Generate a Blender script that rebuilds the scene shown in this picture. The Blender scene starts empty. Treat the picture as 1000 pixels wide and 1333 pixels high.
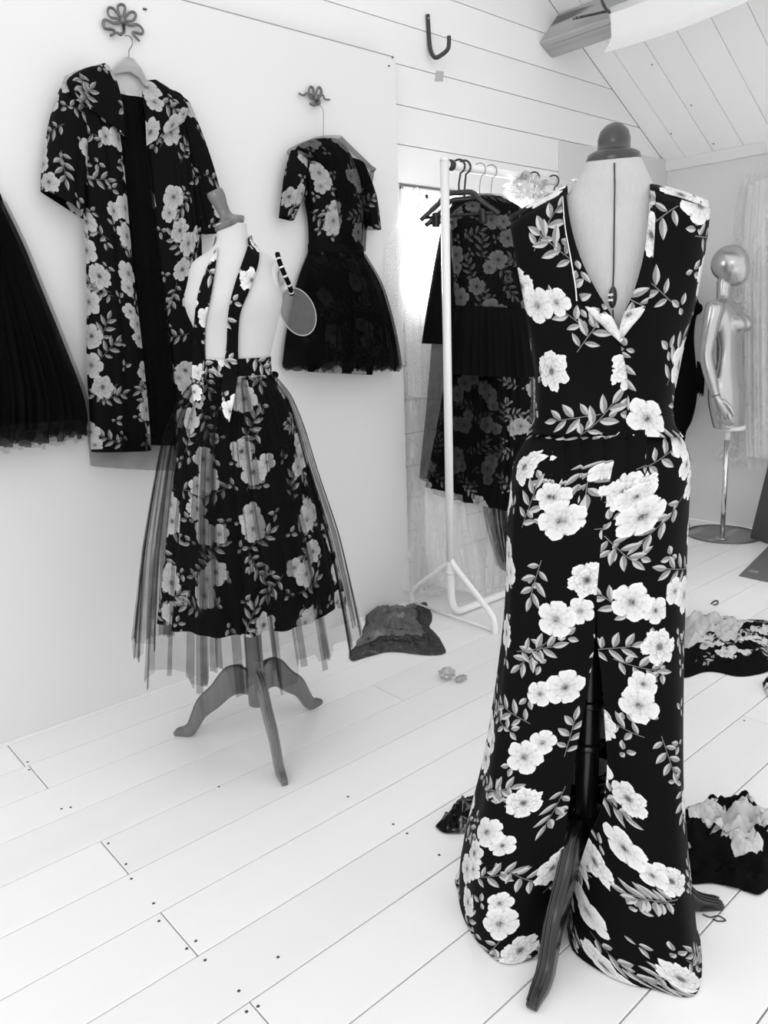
import bpy, bmesh, math, random
from mathutils import Vector, Matrix, noise
random.seed(7)
SC = bpy.context.scene
COL = SC.collection
V3 = Vector
PI = math.pi

# ------------------------------------------------------------------ camera
YAW, PITCH, ROLL, FPX, CH = math.radians(41.3593), math.radians(13.4454), math.radians(-2.016), 1004.4, 1.18
K = CH / 1.05
FW = V3((math.sin(YAW)*math.cos(PITCH), math.cos(YAW)*math.cos(PITCH), -math.sin(PITCH)))
_r = V3((math.cos(YAW), -math.sin(YAW), 0)); _u = _r.cross(FW)
RT = _r*math.cos(ROLL) + _u*math.sin(ROLL)
UP = _u*math.cos(ROLL) - _r*math.sin(ROLL)
CAM = V3((0, 0, CH))
cd = bpy.data.cameras.new('camera'); cam = bpy.data.objects.new('camera', cd); COL.objects.link(cam)
cam.matrix_world = Matrix(((RT.x, UP.x, -FW.x, 0), (RT.y, UP.y, -FW.y, 0), (RT.z, UP.z, -FW.z, CH), (0, 0, 0, 1)))
cd.sensor_fit = 'HORIZONTAL'; cd.sensor_width = 36; cd.lens = 36*FPX/1000; cd.clip_start = 0.02
SC.camera = cam

# ------------------------------------------------------------------ light
w = bpy.data.worlds.new('daylight'); SC.world = w; w.use_nodes = True
w.node_tree.nodes['Background'].inputs['Color'].default_value = (1, 1, 1, 1)
w.node_tree.nodes['Background'].inputs['Strength'].default_value = 1.0
def area(name, loc, target, sx, sy, power):
    l = bpy.data.lights.new(name, 'AREA'); l.shape = 'RECTANGLE'; l.size = sx; l.size_y = sy; l.energy = power
    o = bpy.data.objects.new(name, l); COL.objects.link(o); o.location = loc
    o.rotation_euler = (V3(target)-V3(loc)).to_track_quat('-Z', 'Y').to_euler()
    return o
area('window_daylight', (2.41, 2.75, 1.62), (2.30, 1.6, 1.30), 0.5, 0.6, 110)
area('left_fill_light', (-1.7, -0.5, 1.7), (1.4, 1.3, 0.6), 1.4, 1.3, 15)  # added soft fill from behind left; no window is built there
SC.view_settings.view_transform = 'Standard'; SC.view_settings.look = 'None'
SC.view_settings.exposure = 0.46; SC.view_settings.gamma = 1.0; SC.view_settings.use_curve_mapping = False
SC.cycles.transparent_max_bounces = 24
SC.cycles.max_bounces = 8

# ------------------------------------------------------------------ pixel -> place
def ray(x, y): return FW + RT*((x-500)/FPX) - UP*((y-666.5)/FPX)
def on_z(x, y, z=0.0):
    d = ray(x, y); return CAM + d*((z-CH)/d.z)
def proj(P):
    v = V3(P)-CAM; z = v.dot(FW); return 500+FPX*v.dot(RT)/z, 666.5-FPX*v.dot(UP)/z
def on_y(x, y, Y):
    d = ray(x, y); return CAM + d*(Y/d.y)
def on_x(x, y, X):
    d = ray(x, y); return CAM + d*(X/d.x)
def on_plane(x, y, p, n):
    d = ray(x, y); return CAM + d*(n.dot(p-CAM)/n.dot(d))
def frame(c):
    e2 = V3((-c[0], -c[1], 0)).normalized(); e1 = V3((-e2.y, e2.x, 0))
    if e1.dot(RT) < 0: e1 = -e1
    return e1, e2
def on_b(c, x, y, d=0.0):
    e1, e2 = frame(c); return on_plane(x, y, V3((c[0], c[1], 0))+e2*d, e2)

# ------------------------------------------------------------------ materials
class Nd:
    def __init__(s, t): s.t = t
    def n(s, ty, **k):
        o = s.t.nodes.new(ty)
        for a, b in k.items(): setattr(o, a, b)
        return o
    def put(s, sock, v):
        if isinstance(v, Sx): v = v.s
        if isinstance(v, bpy.types.NodeSocket): s.t.links.new(v, sock)
        elif v is not None: sock.default_value = v
    def m(s, op, a, b=None, c=None, clamp=False):
        o = s.n('ShaderNodeMath', operation=op, use_clamp=clamp)
        s.put(o.inputs[0], a); s.put(o.inputs[1], b); s.put(o.inputs[2], c)
        return Sx(s, o.outputs[0])
    def ss(s, x, lo, hi):
        o = s.n('ShaderNodeMapRange', interpolation_type='SMOOTHSTEP')
        s.put(o.inputs[0], x); s.put(o.inputs[1], lo); s.put(o.inputs[2], hi)
        return Sx(s, o.outputs[0])
    def mix(s, f, a, b):
        o = s.n('ShaderNodeMix', data_type='FLOAT')
        s.put(o.inputs[0], f); s.put(o.inputs[2], a); s.put(o.inputs[3], b)
        return Sx(s, o.outputs[0])
    def gray(s, v):
        o = s.n('ShaderNodeCombineColor')
        for i in range(3): s.put(o.inputs[i], v)
        return o.outputs[0]
    def noise(s, vec, scale, detail=2.0, dist=0.0, rough=.5):
        o = s.n('ShaderNodeTexNoise'); s.put(o.inputs['Vector'], vec)
        o.inputs['Scale'].default_value = scale; o.inputs['Detail'].default_value = detail
        o.inputs['Distortion'].default_value = dist; o.inputs['Roughness'].default_value = rough
        return Sx(s, o.outputs[0])
    def vmul(s, vec, k):
        o = s.n('ShaderNodeVectorMath', operation='MULTIPLY'); s.put(o.inputs[0], vec); o.inputs[1].default_value = k
        return o.outputs[0]
class Sx:
    def __init__(s, g, k): s.g = g; s.s = k
    def __add__(a, b): return a.g.m('ADD', a, b)
    def __radd__(a, b): return a.g.m('ADD', a, b)
    def __sub__(a, b): return a.g.m('SUBTRACT', a, b)
    def __rsub__(a, b): return a.g.m('SUBTRACT', b, a)
    def __mul__(a, b): return a.g.m('MULTIPLY', a, b)
    def __rmul__(a, b): return a.g.m('MULTIPLY', a, b)
    def __truediv__(a, b): return a.g.m('DIVIDE', a, b)

def floral_group():
    t = bpy.data.node_groups.new('floral_print', 'ShaderNodeTree')
    t.interface.new_socket('Vector', in_out='INPUT', socket_type='NodeSocketVector')
    t.interface.new_socket('Value', in_out='OUTPUT', socket_type='NodeSocketFloat')
    g = Nd(t); gi = g.n('NodeGroupInput'); go = g.n('NodeGroupOutput')
    VEC = gi.outputs[0]
    rag = g.noise(VEC, 70, 2.0) - 0.5
    vein = g.noise(VEC, 210, 3.0, 1.5) - 0.5
    def cell(scale, rnd, off):
        a = g.n('ShaderNodeVectorMath', operation='ADD'); g.put(a.inputs[0], VEC); a.inputs[1].default_value = off
        v = g.n('ShaderNodeTexVoronoi', voronoi_dimensions='2D', feature='F1')
        g.put(v.inputs['Vector'], a.outputs[0]); v.inputs['Scale'].default_value = scale; v.inputs['Randomness'].default_value = rnd
        s = g.n('ShaderNodeVectorMath', operation='SUBTRACT'); g.put(s.inputs[0], a.outputs[0]); g.put(s.inputs[1], v.outputs['Position'])
        p = g.n('ShaderNodeSeparateXYZ'); g.put(p.inputs[0], s.outputs[0])
        c = g.n('ShaderNodeSeparateColor'); g.put(c.inputs[0], v.outputs['Color'])
        x, y = Sx(g, p.outputs[0]), Sx(g, p.outputs[1]); R = [Sx(g, c.outputs[i]) for i in range(3)]
        an = R[0]*(2*PI); co = g.m('COSINE', an); si = g.m('SINE', an)
        return x*co - y*si, x*si + y*co, R
    def leaf(x, y, cx, cy, an, L, W):
        co, si = math.cos(an), math.sin(an)
        dx, dy = x-cx, y-cy
        a = (dx*co + dy*si)/L; b = dy*co - dx*si
        prof = (a*(1.0-a))*g.m('MAXIMUM', 1.5-a*0.6, .2)*(W*3.2)
        ab = g.m('ABSOLUTE', b)
        mask = g.ss(prof-ab+rag*0.0012, 0.0, 0.0007)
        rib = g.ss(ab, 0.0, 0.0009)*0.35+0.65
        sh = (g.ss(b, -0.001, 0.001)*0.28+0.36+a*0.12)*rib + vein*0.25
        return mask, sh
    def over(c, ms, gate=None):
        m_, sh = ms
        if gate is not None: m_ = m_*gate
        return g.mix(m_, c, sh)
    def flower(x, y, R, rnd, ruf):
        r = g.m('SQRT', x*x+y*y); th = g.m('ARCTAN2', y, x)
        col = None; mk = None
        lay = [(1.0, 2.5, .74), (.70, 2.5, .62), (.44, 2.0, .55)] if ruf < .5 else [(1.0, 3.0, .62), (.80, 3.5, .42), (.58, 2.5, .50), (.36, 2.0, .36)]
        for k, (q, n, base) in enumerate(lay):
            lob = g.m('ABSOLUTE', g.m('COSINE', th*n + rnd*6.0 + 1.7*k))
            e = g.m('POWER', lob, .45)*(R*q*.26) + R*q*.74 + rag*(R*(.30 if ruf < .5 else .62))
            m_ = g.ss(e-r, 0.0, 0.0009)
            cre = g.ss(lob, 0.0, .38)*.30+.70
            sh = (g.m('POWER', g.m('DIVIDE', r, e, clamp=True), 1.6)*(.98-base)+base)*cre + vein*(.22 if ruf < .5 else .55)
            if k and ruf < .5: m_ = m_*.65
            if col is None: col, mk = sh, m_
            else: col = g.mix(m_, col, sh)
        cen = g.ss(r, R*.05, R*.24)
        st = g.m('MULTIPLY', 1.0-cen, g.ss(vein, -.10, .06))
        col = g.mix(st, col, .16)
        return mk, g.m('MAXIMUM', col, .10)
    c = None
    # small paired petals
    x, y, R = cell(14.0, .7, (3.1, 1.7, 0))
    ay = g.m('ABSOLUTE', y)
    gate = g.m('GREATER_THAN', R[1], .42)
    c = g.mix(0.0, 0.0, 0.0)
    c = over(c, leaf(x, ay, -.004, .003, .55, .021, .0060), gate)
    c = over(c, leaf(x, y, -.022, .0, 0.12, .016, .0050), gate)
    # leafy sprigs, two sets
    for sc, off, th in ((7.0, (7.3, 2.9, 0), .02), (6.4, (1.9, 8.4, 0), .12)):
        x, y, R = cell(sc, .4, off)
        gate = g.m('GREATER_THAN', R[1], th)
        sg = g.m('SIGN', y); ay = g.m('ABSOLUTE', y); xs = x + sg*.005
        stem = g.ss(.0010-ay, 0.0, .0005)*g.ss(.045-g.m('ABSOLUTE', x), 0.0, .002)*gate
        c = g.mix(stem, c, .35)
        for q in ((.030, 0, 0, .032, .0062),):
            c = over(c, leaf(x, y, *q), gate)
        for q in ((.016, .001, .75, .032, .0064), (-.006, .001, .95, .034, .0068), (-.028, .001, 1.1, .026, .0056)):
            c = over(c, leaf(xs, ay, *q), gate)
    # ruffled dark-hearted roses
    x, y, R = cell(6.7, .42, (4.43, 6.12, 0))
    c = over(c, flower(x, y, .034, R[2], 1.0), g.m('GREATER_THAN', R[1], .28))
    # open white flowers in pairs
    x, y, R = cell(6.4, .40, (0.37, 0.21, 0))
    gate = g.m('GREATER_THAN', R[1], .12)
    c = over(c, flower(x-.044, y-.008, .026, R[0], 0.0), gate)
    c = over(c, flower(x, y, .036, R[2], 0.0), gate)
    g.put(go.inputs[0], g.m('MULTIPLY', c, 1.0, clamp=True))
    return t
FLORAL = floral_group()

def mat(name, v=.5, rough=.6, metal=0.0, spec=.5, var=0.0, vscale=6.0, stretch=(1, 1, 1), bump=0.0, bscale=60.0, coord='Object', alpha=1.0, trans=0.0, sheen=0.0, coat=0.0, objvar=0.0):
    m = bpy.data.materials.new(name); m.use_nodes = True
    t = m.node_tree; g = Nd(t); b = t.nodes['Principled BSDF']; out = t.nodes['Material Output']
    tc = g.n('ShaderNodeTexCoord'); vec = g.vmul(tc.outputs[coord], stretch)
    c = g.noise(vec, vscale, 4.0)*(2*var) + (v-var)
    if objvar:
        oi = g.n('ShaderNodeObjectInfo'); c = c + Sx(g, oi.outputs['Random'])*objvar - objvar/2
    g.put(b.inputs['Base Color'], g.gray(c))
    b.inputs['Roughness'].default_value = rough; b.inputs['Metallic'].default_value = metal
    b.inputs['Specular IOR Level'].default_value = spec
    if sheen: b.inputs['Sheen Weight'].default_value = sheen
    if coat: b.inputs['Coat Weight'].default_value = coat; b.inputs['Coat Roughness'].default_value = .15
    if bump:
        bp = g.n('ShaderNodeBump'); bp.inputs['Strength'].default_value = bump; bp.inputs['Distance'].default_value = .004
        g.put(bp.inputs['Height'], g.noise(vec, bscale, 3.0)); g.put(b.inputs['Normal'], bp.outputs[0])
    sh = b.outputs[0]
    if trans:
        tl = g.n('ShaderNodeBsdfTranslucent'); tl.inputs[0].default_value = (v, v, v, 1)
        mx = g.n('ShaderNodeMixShader'); mx.inputs[0].default_value = trans; g.put(mx.inputs[1], sh); g.put(mx.inputs[2], tl.outputs[0]); sh = mx.outputs[0]
    if alpha < 1:
        tr = g.n('ShaderNodeBsdfTransparent'); mx = g.n('ShaderNodeMixShader')
        g.put(mx.inputs[0], g.noise(vec, bscale*.2, 2.0)*.3 + (alpha-.15)); g.put(mx.inputs[1], tr.outputs[0]); g.put(mx.inputs[2], sh); sh = mx.outputs[0]
    g.put(out.inputs[0], sh)
    return m
def floral_mat(name, gain=.86, base=.008, rough=.62, off=(0, 0, 0), alpha=1.0):
    m = bpy.data.materials.new(name); m.use_nodes = True
    t = m.node_tree; g = Nd(t); b = t.nodes['Principled BSDF']; out = t.nodes['Material Output']
    uv = g.n('ShaderNodeUVMap'); a = g.n('ShaderNodeVectorMath', operation='ADD')
    g.put(a.inputs[0], uv.outputs[0]); a.inputs[1].default_value = off
    gr = g.n('ShaderNodeGroup'); gr.node_tree = FLORAL; g.put(gr.inputs[0], a.outputs[0])
    g.put(b.inputs['Base Color'], g.gray(g.m('POWER', Sx(g, gr.outputs[0]), 1.35)*gain + base))
    b.inputs['Roughness'].default_value = rough; b.inputs['Specular IOR Level'].default_value = .06
    bp = g.n('ShaderNodeBump'); bp.inputs['Strength'].default_value = .25; bp.inputs['Distance'].default_value = .01
    g.put(bp.inputs['Height'], g.noise(uv.outputs[0], 9, 2.0)); g.put(b.inputs['Normal'], bp.outputs[0])
    if alpha < 1:
        tr = g.n('ShaderNodeBsdfTransparent'); mx = g.n('ShaderNodeMixShader'); mx.inputs[0].default_value = alpha
        g.put(mx.inputs[1], tr.outputs[0]); g.put(mx.inputs[2], b.outputs[0]); g.put(out.inputs[0], mx.outputs[0])
    return m
def film_mat(name, v, cover, rough=.12, gloss=.25):
    """thin crinkled plastic film: mostly clear, glossy, slightly milky"""
    m = bpy.data.materials.new(name); m.use_nodes = True
    t = m.node_tree; g = Nd(t); out = t.nodes['Material Output']; t.nodes.remove(t.nodes['Principled BSDF'])
    tc = g.n('ShaderNodeTexCoord')
    bp = g.n('ShaderNodeBump'); bp.inputs['Strength'].default_value = .6; bp.inputs['Distance'].default_value = .03
    g.put(bp.inputs['Height'], g.noise(g.vmul(tc.outputs['Object'], (1, 1, .3)), 22, 2.0, 1.0))
    tr = g.n('ShaderNodeBsdfTransparent')
    df = g.n('ShaderNodeBsdfDiffuse'); df.inputs[0].default_value = (v, v, v, 1)
    tl = g.n('ShaderNodeBsdfTranslucent'); tl.inputs[0].default_value = (v, v, v, 1)
    gl = g.n('ShaderNodeBsdfGlossy'); gl.inputs['Roughness'].default_value = rough; g.put(gl.inputs['Normal'], bp.outputs[0])
    a = g.n('ShaderNodeMixShader'); a.inputs[0].default_value = .5; g.put(a.inputs[1], df.outputs[0]); g.put(a.inputs[2], tl.outputs[0])
    b = g.n('ShaderNodeMixShader'); g.put(b.inputs[0], g.noise(g.vmul(tc.outputs['Object'], (1, 1, .35)), 16, 2.0, .6)*.36+(cover-.18)); g.put(b.inputs[1], tr.outputs[0]); g.put(b.inputs[2], a.outputs[0])
    c = g.n('ShaderNodeMixShader'); c.inputs[0].default_value = gloss; g.put(c.inputs[1], b.outputs[0]); g.put(c.inputs[2], gl.outputs[0])
    g.put(out.inputs[0], c.outputs[0]); return m
def lace_mat(name):
    m = bpy.data.materials.new(name); m.use_nodes = True
    t = m.node_tree; g = Nd(t); out = t.nodes['Material Output']; t.nodes.remove(t.nodes['Principled BSDF'])
    uv = g.n('ShaderNodeUVMap')
    v = g.n('ShaderNodeTexVoronoi', voronoi_dimensions='2D', feature='DISTANCE_TO_EDGE'); g.put(v.inputs['Vector'], uv.outputs[0]); v.inputs['Scale'].default_value = 130
    fac = 1.0 - g.ss(Sx(g, v.outputs['Distance']), .03, .2)*.5
    tr = g.n('ShaderNodeBsdfTransparent'); df = g.n('ShaderNodeBsdfDiffuse'); df.inputs[0].default_value = (.85, .85, .85, 1)
    tl = g.n('ShaderNodeBsdfTranslucent'); tl.inputs[0].default_value = (.9, .9, .9, 1)
    a = g.n('ShaderNodeMixShader'); a.inputs[0].default_value = .6; g.put(a.inputs[1], df.outputs[0]); g.put(a.inputs[2], tl.outputs[0])
    b = g.n('ShaderNodeMixShader'); g.put(b.inputs[0], fac*.85); g.put(b.inputs[1], tr.outputs[0]); g.put(b.inputs[2], a.outputs[0])
    g.put(out.inputs[0], b.outputs[0]); return m
def wood_mat(name, v, dark, rough=.35, axis=(1, 1, .06), scale=30, coat=.3):
    m = bpy.data.materials.new(name); m.use_nodes = True
    t = m.node_tree; g = Nd(t); b = t.nodes['Principled BSDF']
    tc = g.n('ShaderNodeTexCoord'); vec = g.vmul(tc.outputs['Object'], axis)
    n = g.noise(vec, scale, 5.0, .6); k = g.ss(g.noise(vec, scale*.35, 2.0, 2.5), .58, .68)
    c = n*(v*.9)+v*.55; c = g.mix(k*.75, c, dark)
    g.put(b.inputs['Base Color'], g.gray(c)); b.inputs['Roughness'].default_value = rough; b.inputs['Coat Weight'].default_value = coat; b.inputs['Coat Roughness'].default_value = .2
    bp = g.n('ShaderNodeBump'); bp.inputs['Strength'].default_value = .15; g.put(bp.inputs['Height'], n); g.put(b.inputs['Normal'], bp.outputs[0])
    return m

M = dict(
    panel=mat('painted_sheet', .71, .55, var=.02, vscale=2.2, bump=.12, bscale=14),
    board=mat('painted_board', .78, .5, var=.025, vscale=5, stretch=(.3, 1, 1), bump=.15, bscale=30, objvar=.03),
    eave=mat('eave_paint', .70, .6, var=.02, vscale=2),
    roof=mat('ceiling_paint', .94, .5, var=.03, vscale=5, stretch=(.4, 1, 1), bump=.15, bscale=25, objvar=.03),
    plank=mat('floor_paint', .83, .32, var=.035, vscale=7, stretch=(.22, 1, 1), bump=.12, bscale=40, objvar=.05),
    gap=mat('dark_joint_timber', .08, .9), caulk=mat('wall_joint', .30, .9),  # dark timber backing that shows between the boards
    beam=wood_mat('beam_timber', .36, .05, .7, (1, .12, 1), 16, 0),
    wood=wood_mat('stained_beech', .13, .06, .3), capwood=wood_mat('walnut_cap', .030, .015, .3, coat=.15),
    darkwood=wood_mat('dark_stained_wood', .006, .004, .25, coat=.18),
    hangwood=wood_mat('hanger_wood', .34, .25, .4, (.1, 1, 1)),
    linen=mat('dummy_linen', .43, .85, var=.03, vscale=160, stretch=(1, 1, .25), bump=.3, bscale=260),
    cotton=mat('dummy_cotton', .55, .8, var=.015, vscale=30, bump=.15, bscale=200),
    thread=mat('dark_thread', .03, .8), black=mat('black_cloth', .0035, .75, spec=.05, var=.001, bump=.2, bscale=40),
    blackplastic=mat('black_plastic', .015, .3), blackmetal=mat('black_metal', .012, .3, spec=.6),
    whitemetal=mat('white_metal', .80, .25), chrome=mat('chrome', .65, .12, 1.0), wire=mat('wire', .25, .3, .9),
    pewter=mat('pewter', .16, .4, .7, var=.05, vscale=60), silver=mat('silver_paint', .44, .27, .85, var=.02, coat=.2),
    hip=mat('pale_plastic', .75, .4), paper=mat('white_paper', .72, .7, var=.01), greypaper=mat('grey_paper', .42, .8),
    darkboard=mat('charcoal_board', .055, .5, var=.01), mat_=mat('grey_mat', .13, .6, var=.02, vscale=40),
    label=mat('white_label', .7, .6), print_=mat('grey_print', .28, .6), frame=mat('window_paint', .75, .5),
    curtain=mat('white_cloth', .86, .8, var=.03, trans=.3), lining=mat('pale_lining', .50, .6, var=.12, vscale=20, bump=.4, bscale=25),
    tulle=mat('black_tulle', .005, .8, spec=.04, alpha=.46, bscale=90), tulle2=mat('dense_black_tulle', .004, .8, spec=.04, alpha=.80, bscale=90),
    tulle1=mat('fine_black_tulle', .008, .8, spec=.05, alpha=.24, bscale=90),
    mesh=mat('grey_mesh', .10, .7, alpha=.78, bscale=300), elastic=mat('elastic', .6, .6),
    film=film_mat('clear_film', .97, .24, gloss=.06), filmd=film_mat('smoky_film', .06, .60, .16, .20), filmb=film_mat('black_film', .025, .88, .18, .10), filmg=film_mat('grey_film', .22, .72, .15, .12),
    lace=lace_mat('white_lace'),
    fl=floral_mat('floral_print_gown', .72, .0025), fl2=floral_mat('floral_print_skirt', .74, .0025, off=(2.2, .7, 0)),
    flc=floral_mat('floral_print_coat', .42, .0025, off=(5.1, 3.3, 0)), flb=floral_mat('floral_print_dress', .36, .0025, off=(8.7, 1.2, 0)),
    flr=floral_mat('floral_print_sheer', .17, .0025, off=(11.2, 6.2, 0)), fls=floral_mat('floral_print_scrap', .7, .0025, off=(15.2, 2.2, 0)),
    knob=mat('nail', .05, .5),
)
_gl = bpy.data.materials.new('clear_glass'); _gl.use_nodes = True
_g = Nd(_gl.node_tree); _gl.node_tree.nodes.remove(_gl.node_tree.nodes['Principled BSDF'])
_a = _g.n('ShaderNodeBsdfTransparent'); _a.inputs[0].default_value = (.93, .93, .93, 1); _b = _g.n('ShaderNodeBsdfGlossy'); _b.inputs['Roughness'].default_value = .03
_c = _g.n('ShaderNodeMixShader'); _c.inputs[0].default_value = .08; _g.put(_c.inputs[1], _a.outputs[0]); _g.put(_c.inputs[2], _b.outputs[0]); _g.put(_gl.node_tree.nodes['Material Output'].inputs[0], _c.outputs[0])
M['glass'] = _gl

# ------------------------------------------------------------------ object helpers
def tag(o, label=None, cat=None, group=None, kind=None):
    if label: o['label'] = label
    if cat: o['category'] = cat
    if group: o['group'] = group
    if kind: o['kind'] = kind
    return o
def thing(name, label, cat, loc, group=None):
    o = bpy.data.objects.new(name, None); COL.objects.link(o); o.location = V3(loc); o.empty_display_size = .05
    return tag(o, label, cat, group)
def origin(p):
    v = V3((0, 0, 0))
    while p is not None: v += p.location; p = p.parent
    return v
def obj(name, vs, fs, m, parent=None, uvs=None, smooth=True, loc=None):
    off = origin(parent)
    if loc is not None: off = off + (V3(loc)-off)
    me = bpy.data.meshes.new(name); me.from_pydata([tuple(V3(v)-off) for v in vs], [], fs); me.update()
    if smooth: me.polygons.foreach_set('use_smooth', [True]*len(me.polygons))
    if uvs:
        l = me.uv_layers.new(name='UVMap')
        for lp in me.loops: l.data[lp.index].uv = uvs[lp.vertex_index]
    me.materials.append(M[m] if isinstance(m, str) else m)
    o = bpy.data.objects.new(name, me); COL.objects.link(o)
    if parent is not None: o.parent = parent
    if loc is not None: o.location = V3(loc)-origin(parent)
    return o
class Mb:
    def __init__(s): s.v = []; s.f = []; s.u = []
    def add(s, vs, fs, us=None):
        n = len(s.v); s.v += [V3(v) for v in vs]; s.f += [tuple(i+n for i in f) for f in fs]
        s.u += us if us else [(0, 0)]*len(vs); return s
    def grid(s, rows, closed=False, uo=(0, 0)):
        vs, us = [], []; n = len(rows[0]); mid = n//2; vv = 0
        for k, r in enumerate(rows):
            if k: vv -= sum((r[j]-rows[k-1][j]).length for j in range(0, n, max(1, n//6)))/len(range(0, n, max(1, n//6)))
            acc = [0]
            for j in range(1, n): acc.append(acc[-1]+(r[j]-r[j-1]).length)
            vs += r; us += [(a-acc[mid]+uo[0], vv+uo[1]) for a in acc]
        fs = []
        for k in range(len(rows)-1):
            for j in range(n-1 if not closed else n):
                a = k*n+j; b = k*n+(j+1) % n; fs.append((a, b, b+n, a+n))
        return s.add(vs, fs, us)
    def tube(s, pts, r, seg=8, cap=True, flat=1.0):
        pts = [V3(p) for p in pts]; n = len(pts); rr = r if isinstance(r, (list, tuple)) else [r]*n
        t0 = (pts[1]-pts[0]).normalized(); a = t0.orthogonal().normalized(); rows = []
        for i, p in enumerate(pts):
            t = (pts[min(i+1, n-1)]-pts[max(i-1, 0)]).normalized(); a = (a-t*a.dot(t)).normalized(); b = t.cross(a)
            rows.append([p+(a*math.cos(q*2*PI/seg)+b*math.sin(q*2*PI/seg)*flat)*rr[i] for q in range(seg)])
        vs = [v for R_ in rows for v in R_]; fs = []
        for k in range(n-1):
            for j in range(seg): fs.append((k*seg+j, k*seg+(j+1) % seg, (k+1)*seg+(j+1) % seg, (k+1)*seg+j))
        if cap: fs += [tuple(range(seg-1, -1, -1)), tuple(range((n-1)*seg, n*seg))]
        return s.add(vs, fs)
    def lathe(s, prof, c, ax=V3((0, 0, 1)), seg=28, ratio=1.0):
        ax = V3(ax).normalized(); a = ax.orthogonal().normalized(); b = ax.cross(a); c = V3(c); vs = []; fs = []
        for (r, h) in prof: vs += [c+ax*h+(a*math.cos(q*2*PI/seg)+b*math.sin(q*2*PI/seg)*ratio)*max(r, 1e-4) for q in range(seg)]
        for k in range(len(prof)-1):
            for j in range(seg): fs.append((k*seg+j, k*seg+(j+1) % seg, (k+1)*seg+(j+1) % seg, (k+1)*seg+j))
        fs += [tuple(range(seg-1, -1, -1)), tuple(range((len(prof)-1)*seg, len(prof)*seg))]
        return s.add(vs, fs)
    def prism(s, poly, d):
        n = len(poly); d = V3(d); poly = [V3(p) for p in poly]
        return s.add(poly+[p+d for p in poly], [tuple(range(n-1, -1, -1)), tuple(range(n, 2*n))]+[(i, (i+1) % n, n+(i+1) % n, n+i) for i in range(n)])
    def box(s, lo, hi):
        (a, b, c), (d, e, f) = lo, hi
        return s.prism([(a, b, c), (d, b, c), (d, e, c), (a, e, c)], (0, 0, f-c))
    def ball(s, c, r, M3=None, seg=20, rings=12):
        vs, fs = [], []; c = V3(c)
        for i in range(rings+1):
            t = PI*i/rings
            for j in range(seg):
                q = V3((r[0]*math.sin(t)*math.cos(2*PI*j/seg), r[1]*math.sin(t)*math.sin(2*PI*j/seg), r[2]*math.cos(t)))
                vs.append(c+(M3 @ q if M3 else q))
        for i in range(rings):
            for j in range(seg): fs.append((i*seg+j, (i+1)*seg+j, (i+1)*seg+(j+1) % seg, i*seg+(j+1) % seg))
        return s.add(vs, fs)
    def build(s, name, m, parent=None, smooth=True, loc=None, bevel=0, uv=True, solid=0):
        o = obj(name, s.v, s.f, m, parent, s.u if uv else None, smooth, loc)
        if bevel:
            b = o.modifiers.new('bevel', 'BEVEL'); b.width = bevel; b.segments = 2; b.limit_method = 'ANGLE'
        if solid:
            b = o.modifiers.new('thickness', 'SOLIDIFY'); b.thickness = solid; b.offset = 0
        return o
def struct(o): return tag(o, kind='structure')
def cr(keys, n):
    """Catmull-Rom through rows of numbers -> n+1 rows"""
    out = []; m = len(keys)
    for i in range(n+1):
        t = i/n*(m-1); k = min(int(t), m-2); f = t-k
        p0, p1, p2, p3 = keys[max(k-1, 0)], keys[k], keys[k+1], keys[min(k+2, m-1)]
        out.append([.5*((2*b)+(-a+c)*f+(2*a-5*b+4*c-d)*f*f+(-a+3*b-3*c+d)*f**3) for a, b, c, d in zip(p0, p1, p2, p3)])
    return out
def crp(pts, n): return [V3(p) for p in cr([tuple(p) for p in pts], n)]
def folds(seed, n=5, lo=5, hi=16):
    rr = random.Random(seed); ks = [(rr.uniform(lo, hi), rr.uniform(0, 6.28), rr.uniform(.4, 1), rr.uniform(-1.5, 1.5)) for _ in range(n)]
    tot = sum(k[2] for k in ks)
    return lambda s, v: sum(a*math.sin(k*s*2*PI+p+d*v) for k, p, a, d in ks)/tot

def hang(name, rows, P, nrm, m, parent, nf=8, seed=1, nr=26, nc=56, back=True, hem=None, dep=1.0, uo=(0, 0), solid=0):
    """cloth hanging against a plane. rows: (xl,yl,xr,yr,thickness,foldamp) in photo pixels; P maps a pixel to the plane"""
    R = cr(rows, nr); F = folds(seed, 6, nf*.5, nf*1.6); out = []
    for k, (xl, yl, xr, yr, th, am) in enumerate(R):
        L, Q = P(xl, yl), P(xr, yr); v = k/nr; row = []
        for j in range(nc+1):
            s = j/nc; b = max(0, 1-abs(2*s-1)**2.6)**.5
            p = L.lerp(Q, s)+nrm*(th*b*dep+am*F(s, v)*min(1, 6*s, 6*(1-s))+.004)
            if hem and k == nr: p.z -= hem(s)
            row.append(p)
        if back:
            nb = nc//3
            for j in range(1, nb):
                s = 1-j/nb; p = L.lerp(Q, s)+nrm*(.003)
                if hem and k == nr: p.z -= hem(s)
                row.append(p)
        out.append(row)
    mb = Mb()
    if back:
        for r in out: r.append(r[0].copy())
    mb.grid(out, uo=uo)
    return mb.build(name, m, parent, solid=solid)

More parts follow.
